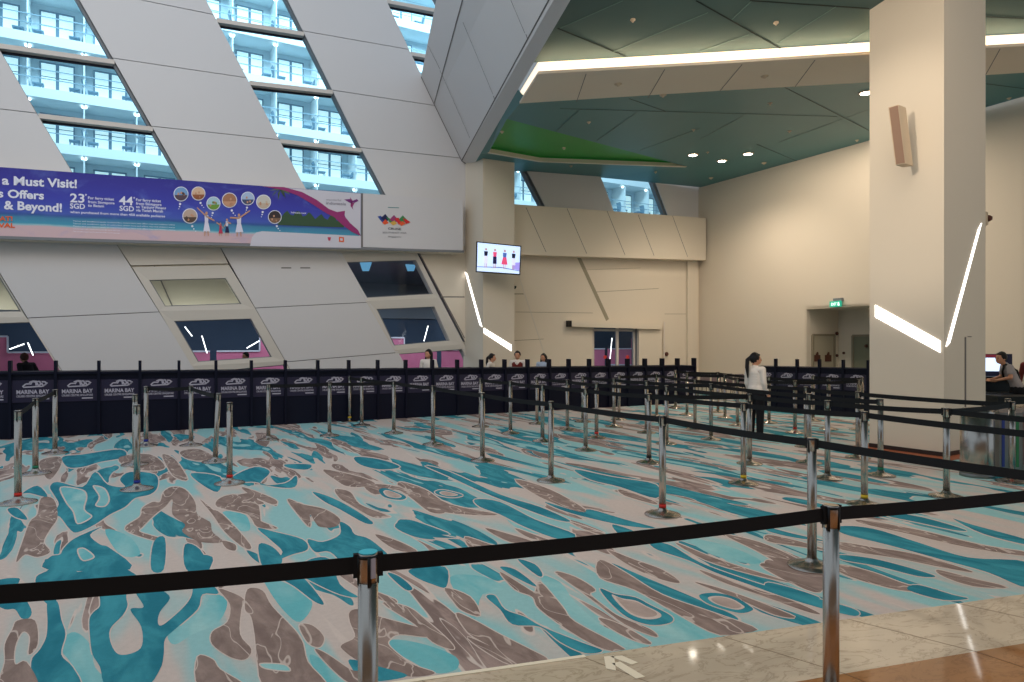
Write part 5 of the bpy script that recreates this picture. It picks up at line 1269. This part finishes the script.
    if legs:
        bm = Soup(); blob(bm, V(0, 0, .84), .135*k, (1.25, .85, .85)); blob(bm, V(0, -.03, .80), .12*k, (1.25, .9, .9))
        for s in (-1, 1): limb(bm, [V(s*.078, 0, .80), V(s*.088, .01, .46), V(s*.092, -.005, .07)], [.103*k, .075*k, .062*k])
        fuse('trousers', bm, M[bottom], t, vox)
        for s in (-1, 1):
            bm = Soup(); limb(bm, [V(s*.092, -.03, .045), V(s*.097, .14, .035)], [.045*k, .036*k], (1, 1, .85)); fuse('shoe', bm, M['shoe'], t, vox)
    bm = Soup()   # hair
    blob(bm, HD+RH_ @ Vector((0, -.022, .026))*k, .107*k, (.84, .90, 1.06), RH_)
    for s in (-1, 1): blob(bm, HD+RH_ @ Vector((s*.052, -.015, .03))*k, .06*k, (.75, 1, 1.2), RH_)
    blob(bm, HD+RH_ @ Vector((0, .03, .085))*k, .05*k, (1.2, 1, .5), RH_)
    if hairstyle == 'pony':
        limb(bm, [HD+RH_ @ Vector((0, -.095, .05))*k, HD+RH_ @ Vector((0, -.155, -.01))*k, HD+RH_ @ Vector((0, -.165, -.14))*k, HD+RH_ @ Vector((0, -.15, -.33))*k], [.03*k, .040*k, .038*k, .014*k])
    elif hairstyle == 'long':
        for s in (-1, 0, 1): limb(bm, [HD+RH_ @ Vector((s*.065, -.04, .02))*k, HD+RH_ @ Vector((s*.082, -.03, -.12))*k, HD+RH_ @ Vector((s*.075, -.03, -.20))*k], [.045*k, .042*k, .02*k])
    fuse('hair', bm, M[hair], t, vox*.8)
    if strap:
        bm = B(); pts = [V(-.13, .06, 1.34), V(-.05, .125, 1.2), V(.06, .13, 1.06), V(.15, .07, .92)]; tube(bm, pts, .018*k)
        pts = [V(-.13, .04, 1.35), V(-.06, -.118, 1.22), V(.05, -.122, 1.06), V(.15, .0, .92)]; tube(bm, pts, .018*k); link('bag_strap', bm, M['blackp'], t)
    return t
wl = gnd(755.5, 439.5)
person('woman in white shirt and black trousers with a long ponytail, standing among the belts', wl, 1.56, math.radians(-52), 'shirt', hairstyle='pony', vox=.010, lean=-.02, head_turn=-.6,
       arms={1: ((.148, 0, 1.29), (.178, .0, 1.04), (.18, .10, .84)), -1: ((-.148, 0, 1.29), (-.178, .0, 1.04), (-.18, .10, .84))})
def behind(x, ytop, gap=.95):
    p = CK(x); D = p.y+gap; g = Vector(((x-512)/F*D, D, 0)); z = EYE-(ytop-HZ)*D/F; return g, z
for x, yt, rz, kw, lab in ((428.5, 350, 2.9, dict(top='shirt', hairstyle='long', head_turn=-.3), 'woman in white blouse with dark hair behind the counters, left of the middle column'),
                           (489.5, 353.5, -1.9, dict(top='shirt', hairstyle='pony', lean=.12), 'woman in white shirt facing right behind the counters at the middle column'),
                           (517.5, 351.5, 3.0, dict(top='shirt', vest='maroon', hairstyle='short'), 'person in maroon vest and white collar behind the counters'),
                           (543.5, 354, 2.8, dict(top='bshirt', hairstyle='long', head_turn=-.2), 'person in pale blue shirt with long dark hair behind the counters')):
    g, z = behind(x, yt); person(lab, g, z/1.0*1.015, rz, **kw)
# people outside / at the kiosk
p_ = on_plane(30, 352, pA-nA*2.0, nA); person('blurred person in a dark jacket leaning forward behind the leftmost window', Vector((p_.x, p_.y, 0)), p_.z*1.02, 1.2, top='darkcloth', hair='brownhair', hairstyle='short', lean=.35)
p_ = on_plane(246, 353, pA-nA*2.0, nA); person('dark haired person outside, head just seen in the low window under the banner', Vector((p_.x, p_.y, 0)), p_.z*1.02, 2.6, top='darkcloth', hairstyle='short')
gk = Vector(((1017-512)/F*13.0, 13.0, 0)); person('person in grey t-shirt with black bag strap bending toward the kiosk', gk, 1.62, 1.25, top='greyshirt', hairstyle='short', lean=.42, strap=True, sleeves='short', head_turn=.5,
       arms={1: ((.165, 0, 1.29), (.24, .10, 1.08), (.16, .30, 1.02)), -1: ((-.165, 0, 1.29), (-.24, .10, 1.08), (-.16, .30, 1.02))})
gk2 = Vector(((1034-512)/F*14.0, 14.0, 0)); person('person in dark clothes beside the grey t-shirt visitor at the photo edge', gk2, 1.60, 2.4, top='maroon', hairstyle='short', lean=.15)

# ================================================================== KIOSK, BINS, CHAIRS
kb = Vector(((990-512)/F*13.8, 13.8, 0)); kz = thing('check_in_kiosk', 'navy check-in kiosk with a bright screen just right of the big column', 'kiosk', kb, -.15)
bm = B(); box(bm, 0, 0, .52, .52, .45, 1.04); box(bm, .0, -.12, 1.02, .5, .5, .08); link('cabinet', bm, M['kdark'], kz)
bm = B(); box(bm, 0, .05, 1.26, .56, .14, .48); mcs = link('monitor_case', bm, M['kiosk'], kz)
bm = B(); box(bm, -.04, -.024, 1.29, .46, .01, .27, Matrix.Identity(4)); link('screen', bm, M['screen'], mcs)
bm = B(); box(bm, .02, -.024, 1.46, .50, .012, .06); link('header_strip', bm, flat('pink_header', (190, 60, 90)), kz)
bm = B(); box(bm, .1, .12, .85, .72, .05, 1.3); link('side_wing', bm, M['kiosk'], kz)
for i, (x, D, w_) in enumerate(((1000, 13.2, 1.0), (1022, 12.4, 1.0))):
    t = thing('check_in_desk', 'low dark desk below the kiosk, %s' % ('touching the column side' if i == 0 else 'cut by the right photo edge'), 'desk', Vector(((x-512)/F*D, D, 0)), -.2)
    bm = B(); box(bm, 0, 0, .36, w_, .5, .72); link('cabinet', bm, M['kdark'], t); bm = B(); box(bm, 0, 0, .745, w_+.04, .56, .05); link('desk_top', bm, M['kdark'], t); bm = B(); box(bm, -.1, -.255, .5, w_*.6, .01, .09); link('teal_stripe', bm, flat('teal_stripe%d' % i, (30, 90, 90)), t)
pb_ = gnd(977, 476); r0 = .19
t = thing('litter_bin', 'tall cylindrical brushed steel litter bin beside the big column', 'bin', pb_)
bm = B(); lathe(bm, [(r0-.01, .04), (r0, .05), (r0, .80)], 36); link('bin_body', bm, M['steel'], t)
bm = B(); lathe(bm, [(r0+.004, .80), (r0+.006, .83), (r0-.03, .88), (.09, .89)], 36); link('lid', bm, M['steel'], t)
bm = B(); lathe(bm, [(r0-.02, 0), (r0+.008, .0), (r0+.008, .05), (r0-.02, .055)], 36); link('foot_ring', bm, M['bingrey'], t)
for i, (x, y, cs, lab) in enumerate(((1001.5, 474, ('binblue', 'bingreen'), 'grey steel recycling bin with blue and green stripes next to the steel cylinder'), (1024, 472, ('binred',), 'grey steel recycling bin with a red stripe at the right photo edge'))):
    p = gnd(x, y); t = thing('recycling_bin', lab, 'bin', p, -.12)
    bm = B(); box(bm, 0, 0, .43, .27, .40, .80); link('bin_body', bm, M['bingrey'], t); bm = B(); box(bm, 0, 0, .86, .28, .41, .06); box(bm, 0, -.10, .892, .16, .10, .006); link('lid', bm, M['steel'], t)
    for j, c_ in enumerate(cs):
        bm = B(); box(bm, -.09+j*.17 if len(cs) > 1 else -.10, -.203, .46, .034, .006, .66); lb = link('coloured_stripe', bm, M[c_], t); lb['label'] = c_[3:]+' stripe with white lettering'
    bm = B()
    for j, w_ in enumerate(('CANS', 'PAPER')[:len(cs)]): x_ = -.075+j*.17; add_text(bm, w_, Vector((x_, -.208, .3)), Vector((x_, -.208, .6)), Vector((-1, 0, 0)), .035, .02) if False else None
    bm.free()
for i, x in enumerate((698, 710.5, 722, 733.5, 745)):
    D = 21.6-i*.25; t = thing('waiting_chair', ('grey rounded back waiting chair against the cream wall, ' + ('leftmost of the row' if i == 0 else 'rightmost of the row, behind the woman' if i == 4 else ordn[i]+' from the left')), 'chair', Vector(((x-512)/F*D, D, 0)), .55, 'waiting chairs by the cream wall')
    bm = B(); box(bm, 0, 0, .42, .44, .44, .06); bmesh.ops.bevel(bm, geom=bm.edges[:], offset=.02, segments=2, affect='EDGES'); link('seat', bm, M['chaird'], t)
    bm = B(); box(bm, 0, .22, .60, .42, .05, .34); bmesh.ops.bevel(bm, geom=[e for e in bm.edges if abs(e.verts[0].co.z-e.verts[1].co.z) < .01 and e.verts[0].co.z > .7]+[e for e in bm.edges if abs(e.verts[0].co.z-e.verts[1].co.z) > .1], offset=.02, segments=2, affect='EDGES'); link('backrest', bm, M['chair'], t)
    for sx in (-1, 1):
        for sy in (-1, 1):
            bm = B(); tube(bm, [(sx*.18, sy*.18, 0), (sx*.18, sy*.18, .40)], .014); link('leg', bm, M['steel'], t)
